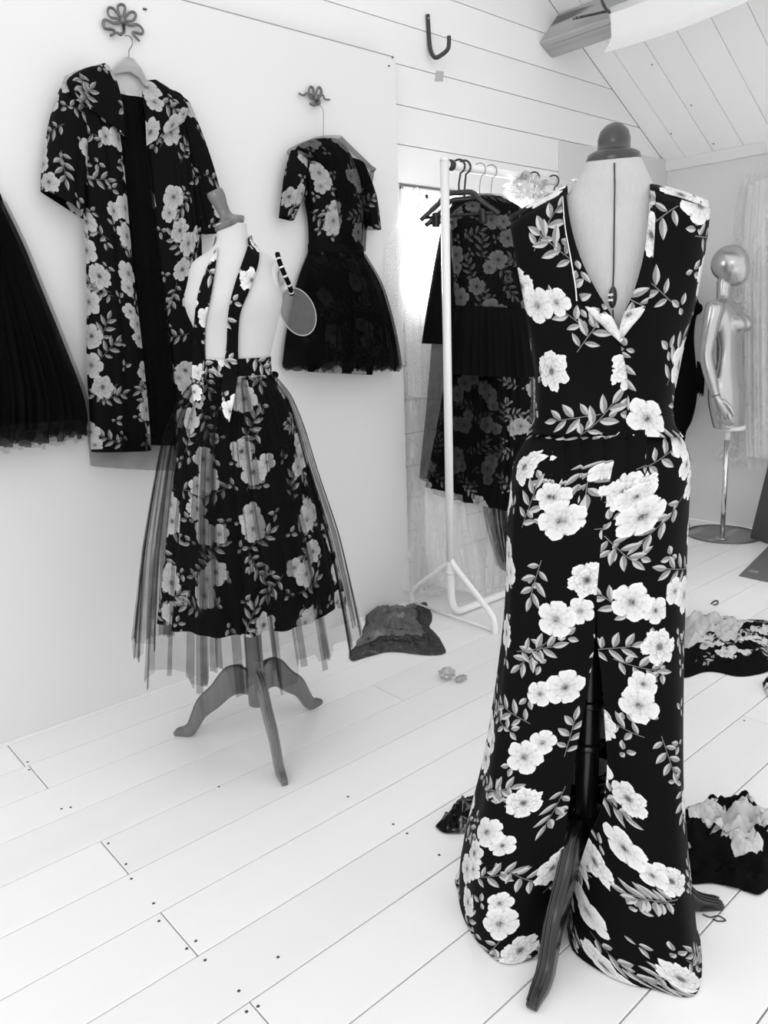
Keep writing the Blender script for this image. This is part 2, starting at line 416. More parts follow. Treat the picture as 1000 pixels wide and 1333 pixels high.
def ringrows(c, rows, nr):
    """rows (y, xl, xr, ratio) in photo pixels at the vertical plane through c -> (z, mid, half width, half depth)"""
    e1, e2 = frame(c); C0 = V3((c[0], c[1], 0)); o = []
    for (y, xl, xr, q) in rows:
        a, b = on_b(c, xl, y), on_b(c, xr, y); sa, sb = (a-C0).dot(e1), (b-C0).dot(e1)
        o.append(((a.z+b.z)/2, (sa+sb)/2, (sb-sa)/2, (sb-sa)/2*q))
    return cr(o, nr)
def ringloft(name, c, R, m, parent, nc=96, fold=None, amp=None, hem=None, uo=(0, 0), cap=False, zmin=None):
    e1, e2 = frame(c); C0 = V3((c[0], c[1], 0)); out = []; nr = len(R)-1
    for k, (z, mid, a, b) in enumerate(R):
        row = []; v = k/nr
        for j in range(nc+1):
            ph = -PI/2+2*PI*j/nc; f = 1.0
            if fold: f += fold(j/nc, v)*amp(v)
            zz = z-(hem(j/nc)*max(0, (v-.72)/.28) if hem else 0)
            if zmin is not None: zz = max(zz, zmin)
            row.append(C0+e1*(mid+a*f*math.cos(ph))+e2*(b*f*math.sin(ph))+V3((0, 0, zz)))
        row[-1] = row[0].copy(); out.append(row)
    mb = Mb().grid(out, uo=uo)
    if cap:
        for row, s in ((out[0], 1), (out[-1], -1)):
            ctr = sum(row[:-1], V3((0, 0, 0)))/nc; n = len(mb.v)
            mb.add([ctr]+row, [(0, j+1, j+2)[::s] for j in range(nc)])
    return mb.build(name, m, parent)

# ------------------------------------------------------------------ the room
YW, YB, XE = 2.099*K, 2.16*K, 3.871*K            # sheet wall, boarded wall, eave wall
PW = .1432*K                                     # plank width
RA, RB = V3((3.115*K, YB, 2.204*K)), V3((XE, YB, 1.804*K))
RS = (RB.z-RA.z)/(RB.x-RA.x)                     # roof slope
def roof_z(x): return RB.z+(x-RB.x)*RS
RIDGE = 1.55*K
X0, Y0 = -1.9, -1.3

fl = struct(Mb().box((X0, Y0, -.06), (XE+.05, YB+.05, -.024)).build('floor', 'gap', smooth=False))
def plank(x0, x1, y0, y1):
    g = .0015
    Mb().box((x0+.0012, y0+g, -.024), (x1-.0012, y1-g, 0)).build('plank', 'plank', fl, smooth=False, bevel=.0015)
ye = .505*K
joints = {0: [.62, 2.9], -1: [1.7], 1: [2.2], 2: [.462*K*1.0, 3.0], 3: [1.9, 3.3], 4: [.452, 2.8], 5: [2.1], 6: [.34, 3.1], 7: [1.55], 8: [2.5], 9: [.53, 2.4], 10: [.46*K, 3.2]}
jp = {2: (340, 1321), 4: (232, 1214), 6: (150, 1117), 9: (24, 987)}
for k, q in jp.items():
    p = on_z(*q); kk = int(math.floor((p.y-ye)/PW)); joints[kk] = [p.x, p.x+2.55]
k = int(math.floor((Y0-ye)/PW))+1
while ye+k*PW < YB:
    y0, y1 = ye+k*PW, min(ye+(k+1)*PW, YB); xs = [X0]+sorted(joints.get(k, [.4+(k*7 % 5)*.5]))+[XE]
    for a, b in zip(xs, xs[1:]): plank(a, b, y0, y1)
    k += 1
# nail heads in the planks
for i, (x, y) in enumerate([(207, 1199), (243, 1235), (255, 1225), (267, 1250), (171, 1144), (141, 1098), (164, 1125), (362, 1246), (321, 1317), (336, 1310), (311, 1290), (453, 1037), (530, 1085), (512, 1073), (572, 1113), (285, 1024), (200, 1176), (80, 1053), (92, 1051), (36, 992), (38, 1002), (969, 938), (975, 872)]):
    p = on_z(x, y); Mb().lathe([(.0001, .0), (.0034, .0), (.003, .0008), (.0001, .001)], (p.x, p.y, 0), seg=8).build('nail_head', 'knob', fl, uv=False)

# gable wall: backing with the window hole, boards, sheet panel
WX0, WX1, WZ0, WZ1 = 2.030*K, 2.36*K, 1.165*K, 1.540*K
wl = Mb()
ZT = 2.75*K
bk0, bk1 = YB+.02, YB+.10
def yz(mb, x0, x1, z0, z1): mb.box((x0, bk0, z0), (x1, bk1, z1))
yz(wl, X0, WX0, 0, ZT); yz(wl, WX1, XE+.05, 0, roof_z(XE)+.02); yz(wl, WX0, WX1, 0, WZ0); yz(wl, WX0, WX1, WZ1, roof_z(WX1)+.02)
wl.prism([(WX1, bk0, RB.z), (XE, bk0, RB.z), (WX1, bk0, roof_z(WX1))], (0, bk1-bk0, 0))
wall_left = struct(wl.build('wall_left', 'caulk', smooth=False))
BZ = [1.551*K + (i*.1290)*K for i in range(-13, 10)]
PX1, PZ1 = 1.968*K, 1.930*K
def wboard(poly):
    Mb().prism([(x, YB, z) for x, z in poly], (0, .02, 0)).build('wall_board', 'board', wall_left, smooth=False, bevel=.002)
for z0, z1 in zip(BZ, BZ[1:]):
    z0, z1 = z0+.0012, z1-.0012; z0 = max(z0, 0)
    if z1 <= z0: continue
    xl = PX1-.15 if z1 < PZ1 else X0
    def xr(z): return min(XE, RB.x+(z-RB.z)/RS)
    if z0 > ZT: break
    if z1 < WZ0 or z0 > WZ1:
        segs = [(xl, None)]
        wboard([(xl, z0), (xr(z0), z0), (xr(z1), z1), (xl, z1)] if xr(z0) - xr(z1) > 1e-4 or z1 < RB.z else [(xl, z0), (xr(z0), z0), (xr(z1), z1), (xl, z1)])
    else:
        wboard([(xl, z0), (WX0, z0), (WX0, z1), (xl, z1)]); wboard([(WX1, z0), (XE, z0), (XE, z1), (WX1, z1)])
Mb().box((X0, YW, 0), (PX1, YB-.0005, PZ1)).build('wall_panel', 'panel', wall_left, smooth=False, bevel=.002)
Mb().box((X0, YW+.001, PZ1), (PX1-.002, YB-.0005, PZ1+.0035)).build('panel_edge_shadow', 'caulk', wall_left, smooth=False)  # dark strip added to draw a shadow line along the panel top
for (x, y) in ((187, 12), (189.5, 12.5), (506, 86), (510.5, 75)):
    p = on_y(x, y, YW); Mb().lathe([(.003, 0), (.003, .004), (.0015, .005)], p, (0, -1, 0), 8).build('nail_head', 'knob', wall_left, uv=False)
q0, q1 = on_y(732, 183, YB-.02), on_y(732, 300, YB-.02)
sq = Mb(); sq.prism([(q0.x, YB-.014, .75), (XE-.002, YB-.014, .75), (XE-.002, YB-.014, q0.z+.02-.0), (q0.x, YB-.014, q0.z)], (0, .0135, 0))
sq.build('wall_sheet', mat('grey_sheet', .62, .6, var=.02), wall_left, smooth=False, bevel=.001)

# window
win = struct(thing('window_1', None, None, (WX0, YB, WZ0)))
fr = Mb(); t = .03
for lo, hi in (((WX0, WZ0), (WX0+t, WZ1)), ((WX1-t, WZ0), (WX1, WZ1)), ((WX0, WZ0), (WX1, WZ0+t)), ((WX0, WZ1-t), (WX1, WZ1)), (((WX0+WX1)/2-.01, WZ0), ((WX0+WX1)/2+.01, WZ1))):
    fr.box((lo[0], YB+.03, lo[1]), (hi[0], YB+.07, hi[1]))
fr.build('window_frame', 'frame', win, smooth=False, bevel=.002)
cs = Mb(); t = .012
for lo, hi in (((WX0-.0, WZ0-.02), (WX0+t, WZ1)), ((WX1-t, WZ0-.02), (WX1, WZ1)), ((WX0, WZ1-t), (WX1, WZ1))): cs.box((lo[0], YB-.012, lo[1]), (hi[0], YB+.075, hi[1]))
cs.build('casing', 'frame', win, smooth=False, bevel=.002)
Mb().box((WX0-.03, YB-.045, WZ0-.028), (WX1+.03, YB+.07, WZ0)).build('window_sill', 'frame', win, smooth=False, bevel=.003)
for a, b in ((WX0+.03, (WX0+WX1)/2-.01), ((WX0+WX1)/2+.01, WX1-.03)):
    Mb().box((a, YB+.048, WZ0+.03), (b, YB+.052, WZ1-.03)).build('pane', 'glass', win, smooth=False)

# eave wall, roof, cornice, beam
wall_right = struct(Mb().box((XE, Y0, 0), (XE+.06, YB+.1, RB.z-.005)).build('wall_right', 'eave', smooth=False))
rn = V3((-RS, 0, 1)).normalized()
def rp(x, y, h): return V3((x, y, roof_z(x)))+rn*h
xt = RIDGE
cb = Mb().prism([rp(XE+.1, .2, .022), rp(xt, .2, .022), rp(xt, .2, .06), rp(XE+.1, .2, .06)], (0, YB+.1-.2, 0))
ceiling = struct(cb.build('ceiling', 'gap', smooth=False))
ys = 2.0465*K
y = ys+PW
while y > .25:
    a, b = min(y, YB), y-PW
    Mb().prism([rp(XE-.0, b+.0016, 0), rp(xt, b+.0016, 0), rp(xt, b+.0016, .022), rp(XE-.0, b+.0016, .022)], (0, a-b-.0032, 0)).build('ceiling_board', 'roof', ceiling, smooth=False, bevel=.0012)
    y -= PW
for (x, y) in ((849, 84), (874, 174), (900, 137), (929, 187)):
    p = on_plane(x, y, RB, rn); Mb().lathe([(.004, 0), (.003, .003)], p, -rn, 8).build('nail_head', 'knob', ceiling, uv=False)
co = Mb().prism([(XE, Y0, RB.z-.045), (XE-.016, Y0, RB.z-.045), (XE-.022, Y0, RB.z-.008), (XE-.022, Y0, RB.z+.010), (XE, Y0, RB.z)], (0, YB-Y0-.001, 0))
struct(co.build('trim_1', 'frame', smooth=False))
bp_ = [on_y(*q, YB) for q in ((701.5, 56), (717, 3))]
A, B = bp_; d = (B-A); C_ = on_y(710, 70, YB)
top = A+d*1.9
beam = struct(Mb().prism([(A.x, Y0, A.z), (C_.x+.05, Y0, C_.z-.012), (C_.x+.13, Y0, roof_z(C_.x+.13)-.004), (top.x-.02, Y0, roof_z(top.x-.02)-.004)], (0, YB-Y0-.001, 0)).build('beam', 'beam', smooth=False, bevel=.006))

# ------------------------------------------------------------------ things fixed to the walls
# black J hook
n_w = V3((0, -1, 0))
hk = thing('wall_hook', 'long black metal J hook screwed to the white boards', 'hook', on_y(556, 78, YB))
pts = [on_y(557, 19, YB-.008), on_y(558.5, 45, YB-.008), on_y(560, 62, YB-.012), on_y(563, 71, YB-.022), on_y(568, 75, YB-.04), on_y(577, 70, YB-.06), on_y(583, 64, YB-.075), on_y(584.5, 57, YB-.078), on_y(584.5, 47, YB-.078)]
Mb().tube(crp(pts, 30), .0085, 10).build('hook_bar', 'blackmetal', hk)
p = on_y(557.5, 24, YB-.014); Mb().lathe([(.005, 0), (.005, .003), (.002, .005)], p, n_w, 10).build('screw', 'wire', hk)
# tape patch
pp = [on_y(x, y, YB-.0012) for x, y in ((568, 92), (578, 93), (577, 106), (566, 106))]
tag(Mb().prism(pp, (0, .0012, 0)).build('tape_patch', 'greypaper', smooth=False), 'small grey square of tape stuck on the white boards', 'tape')

def bow_hook(label, ribs, y_off, knot, peg, loc):
    b = thing('bow_hook', label, 'hook', loc)
    for nm, pts, r in ribs:
        Mb().tube(crp([on_y(x, y, YW-d_) for x, y, d_ in pts], 26), r, 8, flat=.7).build(nm, 'pewter', b)
    Mb().ball(on_y(*knot, YW-.014), (.009, .009, .011)).build('knot', 'pewter', b)
    Mb().tube([on_y(peg[0], peg[1], YW-.002), on_y(peg[0]+.5, peg[2]-2, YW-.008), on_y(peg[0]-4, peg[2]+1, YW-.04), on_y(peg[0]-8, peg[2]-1, YW-.045)], .0045, 8).build('peg', 'pewter', b)
    return b
o = (120, 0); z_ = .16
def cz(l, d=.012): return [(120+a*.16, b*.16, d) for a, b in l]
bow_hook('large pewter ribbon bow hook above the floral coat', [
    ('loop', cz([(240, 160), (205, 150), (150, 140), (125, 100), (135, 65), (165, 65), (205, 105), (240, 150)]), .0044),
    ('loop', cz([(245, 150), (215, 100), (210, 50), (240, 35), (265, 55), (265, 100), (250, 150)]), .0044),
    ('loop', cz([(255, 160), (300, 105), (340, 100), (355, 130), (335, 165), (300, 172), (258, 165)]), .0044),
    ('ribbon_tail', cz([(240, 180), (180, 190), (110, 160), (90, 185), (105, 230), (165, 240), (185, 265), (150, 290)]), .005),
    ('ribbon_tail', cz([(260, 180), (310, 205), (370, 200), (410, 240), (405, 275), (340, 262), (335, 280), (385, 335)]), .005)],
    0, (120+248*.16, 165*.16), (161, 28, 44), on_y(160, 46, YW))
def cz2(l): return [(330+a*.315, 80+b*.315, .012) for a, b in l]
bow_hook('small pewter bow hook above the short tulle dress', [
    ('loop', cz2([(255, 150), (235, 150), (228, 125), (235, 105), (246, 112), (252, 140), (258, 150)]), .005),
    ('loop', cz2([(258, 150), (262, 120), (270, 107), (280, 118), (278, 140), (262, 152)]), .005),
    ('ribbon_tail', cz2([(255, 148), (225, 130), (208, 140), (188, 132)]), .0045),
    ('ribbon_tail', cz2([(260, 148), (285, 138), (295, 155), (315, 158)]), .0045),
    ('loop', cz2([(258, 150), (252, 170), (262, 180), (274, 172), (268, 152)]), .0045)],
    0, (330+258*.315, 80+148*.315), (412, 128, 136), on_y(412, 138, YW))

# paper roll on its bracket
XR = 2.80*K
a0 = on_x(798, 19, XR); pr = thing('paper_roll', 'roll of white paper with a loose curling sheet hanging below beam', 'paper', (a0.x, a0.y, a0.z-.1))
rr_ = .030
Mb().lathe([(rr_*.45, .02), (rr_*.45, 0), (rr_, 0), (rr_, 1.35), (rr_*.5, 1.35)], a0, (0, -1, 0), 32).build('roll', 'paper', pr)
sheet = []
for i in range(15):
    s = i/14; row = []
    for j in range(21):
        v = j/20; yy = a0.y-.012-1.2*v*(1-.04*s)
        drop = rr_*.2+.145*s*(1+.12*math.sin(v*5))-.05*v*s; xx = a0.x-rr_*math.cos(min(1, s*2)*.5*PI*.6)-.035*max(0, s-.55)**1.4*4+.015*s
        row.append(V3((xx, yy+.02*s, a0.z-drop)))
    sheet.append(row)
Mb().grid(sheet).build('loose_sheet', 'paper', pr)
br = thing('roll_bracket', 'black metal bracket bolted to the timber beam holding the paper roll', 'bracket', on_x(747, 27, A.x))
fx = A.x+.004
Mb().tube([on_x(747, 24, fx-.01), on_x(775, 18, fx-.012), on_x(797, 13, fx-.014)], .0085, 8, flat=.5).build('bar', 'blackmetal', br)
Mb().tube(crp([on_x(782, -8, fx-.02), on_x(784, 2, XR-.03), on_x(790, 13, XR-.035), on_x(796, 18, XR-.02), a0+V3((0, .012, 0))], 20), .006, 8).build('hook', 'blackmetal', br)
for q in ((749, 24), (754, 23)):
    Mb().lathe([(.006, 0), (.004, .005)], on_x(*q, fx-.016), (-1, 0, 0), 8).build('bolt', 'wire', br)

# ------------------------------------------------------------------ dress forms
def tripod_leg(c, foot, zt, m, parent, th=.021, reeded=True):
    """cabriole leg: a thick board cut on the curve, from the column to the floor"""
    c = V3((c[0], c[1], 0)); d = V3((foot[0]-c.x, foot[1]-c.y, 0)); R = d.length; d.normalize(); n = V3((-d.y, d.x, 0))
    up = cr([(.022, zt), (.05, zt+.012), (.095, zt), (.14, zt-.055), (.185, zt-.10), (.225, .040), (R-.012, .020), (R, .012)], 30)
    lo = cr([(.022, zt-.075), (.05, zt-.072), (.08, zt-.085), (.12, zt-.120), (.165, max(.030, zt-.155)), (.205, .010), (R-.03, .0), (R-.005, .0)], 30)
    mb = Mb(); rows = []
    for (a, b), (e, f) in zip(up, lo):
        k = .5+.5*min(1, (R-a)/.05+.35)
        U, L = c+d*a+V3((0, 0, b)), c+d*e+V3((0, 0, max(f, 0)))
        h = th*.5*min(1, k)
        rows.append([L-n*h*.8, L+n*h*.8, L.lerp(U, .15)+n*h, L.lerp(U, .85)+n*h, U+n*h*.55, U-n*h*.55, L.lerp(U, .85)-n*h, L.lerp(U, .15)-n*h])
    mb.grid(rows, closed=True); nn = len(rows)-1
    mb.f += [tuple(range(7, -1, -1)), tuple(range(nn*8, nn*8+8))]
    leg = mb.build('leg', m, parent, uv=False, bevel=.002)
    if reeded:
        for s in (-.30, 0, .30):
            Mb().tube([c+d*a+V3((0, 0, b+.0005))+n*(s*th) for a, b in up[3:-3]], .0019, 6).build('reed', m, leg, uv=False)
    return leg
def column(c, zb, zt, m, parent, r=.026):
    h = zt-zb
    Mb().lathe([(r*.9, -.075), (r*1.0, -.072), (r*1.0, -.005), (r*.82, 0), (r*1.1, .006), (r*1.1, .014), (r*.8, .020), (r*.9, .03), (r*1.0, h*.55), (r*.92, h), (r*.5, h)], (c[0], c[1], zb), seg=28).build('column', m, parent)

# ---- front dress form
CF = (1.05*K, .68*K)
e1, e2 = frame(CF); CF0 = V3((CF[0], CF[1], 0))
df = thing('dress_form', 'linen covered dress form with domed wooden neck cap wearing the long floral gown', 'dress form', CF0)
TF = ringrows(CF, [(209, 763, 835, .95), (222, 757, 841, .92), (236, 748, 847, .86), (250, 738, 855, .75), (266, 716, 873, .62), (288, 690, 902, .56), (330, 686, 902, .62), (385, 692, 892, .74), (430, 699, 884, .78), (490, 707, 874, .76), (550, 711, 867, .76), (600, 700, 880, .76), (660, 688, 890, .78), (720, 690, 888, .78)], 60)
torso = ringloft('torso', CF, TF, 'linen', df, nc=72, cap=True)
def prof_depth(T):
    def D(s, z):
        for (z0, m0, a0_, b0), (z1, m1, a1, b1) in zip(T, T[1:]):
            if z0 >= z >= z1:
                f = (z0-z)/max(1e-6, z0-z1); m_, a_, b_ = m0+(m1-m0)*f, a0_+(a1-a0_)*f, b0+(b1-b0)*f
                break
        else:
            _, m_, a_, b_ = T[0] if z > T[0][0] else T[-1]
        return b_*math.sqrt(max(0, 1-((s-m_)/a_)**2)) if abs(s-m_) < a_ else 0.0
    return D
DF = prof_depth(TF)
def drape(c, D, x, y, off, it=3):
    """pixel -> point lying 'off' in front of a dress form's front surface"""
    e1_, e2_ = frame(c); C0 = V3((c[0], c[1], 0)); d = 0
    for _ in range(it):
        p = on_b(c, x, y, d); d = D((p-C0).dot(e1_), p.z)+off
    return on_b(c, x, y, d)
# seam, tape-dial, cap
Mb().tube([drape(CF, DF, x, y, .0025) for x, y in ((800, 212), (800.5, 240), (800, 270), (799.5, 310), (799, 350), (798, 375))], .0012, 6).build('seam', 'thread', torso)
pd = drape(CF, DF, 798, 387, .0)
dl = Mb().ball(pd, (.0085, .006, .017), seg=16).build('adjuster_dial', 'blackplastic', df)
for dz in (.004, -.004): Mb().box((pd.x-.0087, pd.y-.004, pd.z+dz-.002), (pd.x-.0045, pd.y+.004, pd.z+dz+.0015)).build('mark', 'label', dl, smooth=False)
Mb().tube([drape(CF, DF, 798, 403, .001), drape(CF, DF, 799, 425, .001), drape(CF, DF, 800, 440, .001)], .0012, 6).build('seam', 'thread', torso)
zc = TF[0][0]; cc = CF0+e1*TF[0][1]
px = lambda n: n/820.0*K
Mb().lathe([(.030, -.006), (.041, -.003), (.0435, .004), (.0435, .010), (.041, .017), (.034, .021), (.0262, .0225), (.0257, .033), (.0260, .040), (.0225, .052), (.0135, .061), (.004, .0645), (.0001, .065)], cc+V3((0, 0, zc-.008)), seg=40).build('neck_cap', 'capwood', df)
FFEET = [on_z(697, 1306), on_z(932, 1182)]
FFEET.append(CF0*3-FFEET[0]-FFEET[1]); FFEET[2].z = 0
for f_ in FFEET:
    dd = (f_-CF0); dd.z = 0
    tripod_leg(CF, CF0+dd.normalized()*.285, .225, 'darkwood', df, .030)
column(CF, .20, TF[-1][0]+.01, 'darkwood', df, .024)
for zz in (.38, .47): Mb().lathe([(.025, -.008), (.030, -.004), (.030, .004), (.025, .008)], (CF[0], CF[1], zz), seg=24).build('collar_ring', 'darkwood', df)

# ---- gown
gown = thing('gown', 'long sleeveless black and white floral gown with deep V neck and front slit', 'dress', CF0)
T2 = [(z, m_, a+.006, b+.010) for z, m_, a, b in TF]
# wider shoulders than the form
GB = ringrows(CF, [(246, 700, 890, .34), (262, 680, 908, .44), (285, 662, 926, .50), (320, 664, 918, .58), (360, 674, 912, .66), (400, 683, 904, .72), (440, 691, 893, .80), (500, 700, 880, .82), (550, 697, 877, .83), (566, 684, 891, .90), (584, 676, 900, .95)], 40)
DG0 = prof_depth(GB)
def DG(s, z): return max(DG0(s, z), DF(s, z)+.007)
def patch(left, right, nr, nc, D, off, name, m, parent, bulge=0, uo=(0, 0), solid=.0016, rough_=.0, seed=0):
    L, R_ = cr(left, nr), cr(right, nr); rows = []
    for (lx, ly), (rx, ry) in zip(L, R_):
        row = []
        for j in range(nc+1):
            s = j/nc; p = drape(CF, D, lx+(rx-lx)*s, ly+(ry-ly)*s, off+bulge*math.sin(PI*s))
            if rough_: p = p+e2*(rough_*noise.noise(V3((p.x*14+seed, p.y*14, p.z*9))))
            row.append(p)
        rows.append(row)
    return Mb().grid(rows, uo=uo).build(name, m, parent, solid=solid)
Lout = [(664, 290), (669, 320), (676, 360), (684, 400), (690, 440), (698, 500), (697, 530), (694, 551), (686, 566)]
Lin = [(736, 250), (741, 290), (755, 340), (775, 380), (800, 428), (815, 480), (817, 520), (814, 551), (811, 567)]
Rin = [(848, 248), (846, 295), (838, 345), (825, 385), (806, 437), (800, 480), (806, 520), (808, 551), (810, 567)]
Rout = [(924, 272), (920, 310), (912, 360), (904, 400), (893, 440), (880, 500), (876, 530), (879, 553), (890, 569)]
patch(Rin, Rout, 34, 22, DG, .0, 'front_panel', 'fl', gown, uo=(.9, .15), rough_=.012, seed=3)
patch(Lout, Lin, 34, 24, DG, .005, 'front_panel', 'fl', gown, uo=(.31, .62), rough_=.012, seed=9)
# back panel closes the bodice behind
rows = []
for (lx, ly), (rx, ry) in zip(cr(Lout, 30), cr(Rout, 30)):
    P0, P1 = drape(CF, DG, lx, ly, .0), drape(CF, DG, rx, ry, .0); row = []
    zz = (P0.z+P1.z)/2; s0, s1 = (P0-CF0).dot(e1), (P1-CF0).dot(e1); d0, d1 = (P0-CF0).dot(e2), (P1-CF0).dot(e2)
    for j in range(31):
        s = j/30; sx_ = s0+(s1-s0)*s; b_ = DG(sx_, zz)*.8*min(1, 5*s, 5*(1-s))
        row.append(CF0+e1*sx_+e2*((d0+(d1-d0)*s)*(1-min(1, 5*s, 5*(1-s)))-b_)+V3((0, 0, P0.z+(P1.z-P0.z)*s)))
    rows.append(row)
# raise the top edge of the back to the neck
for j, p in enumerate(rows[0]):
    s = j/30; p.z += .052*math.sin(PI*s)**.6
Mb().grid(rows, uo=(2.0, .4)).build('back_panel', 'fl', gown, solid=.0016)
# shoulder yokes bridging front and back, lying over the form
for pts in ([(664, 290), (690, 274), (714, 261), (737, 250)], [(847, 248), (872, 253), (898, 261), (924, 272)]):
    rows = []
    for k, (x, y) in enumerate(cr(pts, 14)):
        F_ = drape(CF, DG, x, y, .001); row = []
        dF = (F_-CF0).dot(e2)
        for j in range(9):
            s = j/8; row.append(F_+e2*(-(dF+.035)*s)+V3((0, 0, .016*math.sin(PI*s))))
        rows.append(row)
    Mb().grid(rows, uo=(3.1+x*.001, .7)).build('shoulder_yoke', 'fl', gown, solid=.0016)
# lapels
def lapel(outer, inner, nm_off, uo):
    return patch(outer, inner, 24, 8, DG, nm_off, 'lapel', 'fl', gown, bulge=.004, uo=uo, solid=.002)
lapel([(732, 254), (735, 295), (742, 335), (749, 370), (764, 402), (785, 424), (813, 450)], [(737, 250), (742, 290), (755, 335), (774, 374), (792, 404), (803, 425), (814, 448)], .014, (4.2, .2))
lapel([(847, 248), (844, 290), (838, 335), (826, 378), (812, 410), (807, 428), (806, 442)], [(853, 250), (852, 300), (849, 345), (846, 380), (838, 405), (822, 425), (808, 443)], .014, (5.3, .55))
# piping on the outer lapel edge
Mb().tube([drape(CF, DG, x, y, .017) for x, y in cr([(733, 256), (736, 295), (743, 335), (749, 370), (751, 392)], 20)], .0011, 6).build('piping', 'label', gown)
# skirt of the gown: open sheet from the slit round the back
GS = ringrows(CF, [(546, 699, 875, .80), (560, 693, 881, .81), (578, 682, 893, .82), (604, 670, 900, .82), (650, 664, 898, .80), (700, 660, 896, .78), (800, 658, 892, .76), (900, 650, 888, .74), (1000, 637, 884, .74), (1060, 624, 886, .74), (1110, 610, 889, .74), (1150, 600, 892, .74), (1176, 592, 902, .74)], 70)
SL = cr([(548, 809, 809), (650, 790, 790), (760, 778, 778), (840, 775, 779), (900, 768, 787), (960, 758, 793), (1010, 750, 799), (1060, 744, 797), (1110, 739, 780), (1160, 732, 764), (1215, 724, 752), (1270, 722, 748)], 200)
zt_, zb_ = GS[0][0], GS[-1][0]
rows = []; Fg = folds(21, 7, 3, 11); nc = 220; DU = []
for k, (z, mid, a, b) in enumerate(GS):
    v = k/70; z = max(z, .004)
    py_ = proj(CF0+e1*mid+e2*b*.95+V3((0, 0, z)))[1]; y_, xl_, xr_ = min(SL, key=lambda q: abs(q[0]-py_))
    y_ = py_
    el = (on_b(CF, xl_, y_, b*.95)-CF0).dot(e1); er = (on_b(CF, xr_, y_, b*.95)-CF0).dot(e1)
    fl_ = math.acos(max(-.95, min(.95, (el-mid)/a))); fr_ = math.acos(max(-.95, min(.95, (er-mid)/a)))
    row = []; low = max(0, min(1, (v-.40)/.35))
    PK = [(on_b(CF, x_, y_, b*.95)-CF0).dot(e1) for x_ in (716, 735, 757, 786, 816, 842)]
    for j in range(nc+1):
        s = j/nc; ph = fl_+(2*PI+fr_-fl_)*s
        fr1 = math.sin(ph)
        f = 1+Fg(s, v)*(.014+.10*v**1.5)
        # stitched pleats at the front waist
        ss, dd = mid+a*f*math.cos(ph), b*f*math.sin(ph)
        du = 0
        if fr1 > 0 and v < .42:
            fade = 1-v/.42; k_ = sum(1 for q in PK if q < ss); du = .034*k_*fade
            if 0 < k_ < len(PK): dd += .016*fade*(ss-PK[k_-1])/(PK[k_]-PK[k_-1])*min(1, v*14)
        DU.append(du)
        es = min(abs(ph-fl_), abs(ph-2*PI-fr_))
        dd -= low*.055*math.exp(-(es/.30)**2)
        zz = z
        if v > .93:   # the hem turns out over the floor in front and trails
            zz = max(.003, z-.0)
        row.append(CF0+e1*ss+e2*dd+V3((0, 0, zz)))
    rows.append(row)
# the hem settles on the floor in a trailing curve
hemk = [(0, 722, 1238), (.06, 690, 1250), (.13, 650, 1252), (.21, 612, 1212), (.29, 597, 1166), (.36, 606, 1128), (.50, 730, 1078), (.62, 846, 1092), (.70, 884, 1140), (.76, 900, 1190), (.82, 913, 1232), (.875, 906, 1294), (.92, 850, 1288), (.95, 800, 1274), (.98, 748, 1240), (1.0, 738, 1206)]
def hem_at(s):
    for k in range(len(hemk)-1):
        if hemk[k][0] <= s <= hemk[k+1][0]:
            f = (s-hemk[k][0])/(hemk[k+1][0]-hemk[k][0])
            P_ = [on_z(*hemk[max(0, min(len(hemk)-1, k+d_))][1:], .003) for d_ in (-1, 0, 1, 2)]
            return V3([.5*((2*b)+(-a+c)*f+(2*a-5*b+4*c-d)*f*f+(-a+3*b-3*c+d)*f**3) for a, b, c, d in zip(*P_)])
    return on_z(*hemk[-1][1:], .003)
HM = [hem_at(j/nc) for j in range(nc+1)]
for k, row in enumerate(rows):
    v = k/(len(rows)-1); w_ = max(0, (v-.42)/.58)**2.0
    for j, p in enumerate(row):
        p.x += (HM[j].x-p.x)*w_; p.y += (HM[j].y-p.y)*w_; p.z += (.003-p.z)*max(0, (v-.9)/.1)
mb_ = Mb().grid(rows, uo=(.05, .0)); mb_.u = [(u_+d_, v_) for (u_, v_), d_ in zip(mb_.u, DU)]
mb_.build('skirt', 'fl', gown)
# ---- second dress form
CL = (.963*K, 1.62*K); c1, c2 = frame(CL); CL0 = V3((CL[0], CL[1], 0))
d2 = thing('dress_form', 'white cotton dress form with tilted turned wooden neck cap on pale tripod', 'dress form', CL0)
TL = ringrows(CL, [(292, 281, 321, .95), (303, 282, 322, .95), (315, 281, 327, .9), (326, 272, 338, .72), (336, 256, 354, .62), (346, 248, 362, .62), (365, 244, 366, .70), (388, 240, 368, .80), (405, 243, 366, .82), (425, 252, 361, .80), (450, 261, 355, .80), (470, 265, 351, .80), (486, 267, 348, .80), (530, 270, 346, .8), (580, 272, 344, .8)], 60)
t2 = ringloft('torso', CL, TL, 'cotton', d2, nc=64, cap=True)
DL = prof_depth(TL)
ct = CL0+c1*TL[0][1]+V3((0, 0, TL[0][0]))
axn = (V3((0, 0, 1))-c1*.42+c2*.10).normalized()
Mb().lathe([(.030*K, -.012), (.0365*K, -.004), (.037*K, .003), (.028*K, .010), (.0165*K, .017), (.0135*K, .026), (.0145*K, .045), (.0185*K, .062), (.0195*K, .078), (.0175*K, .084), (.0001, .085)], ct+c1*-.004+V3((0, 0, .002)), axn, 32).build('neck_cap', 'wood', d2)
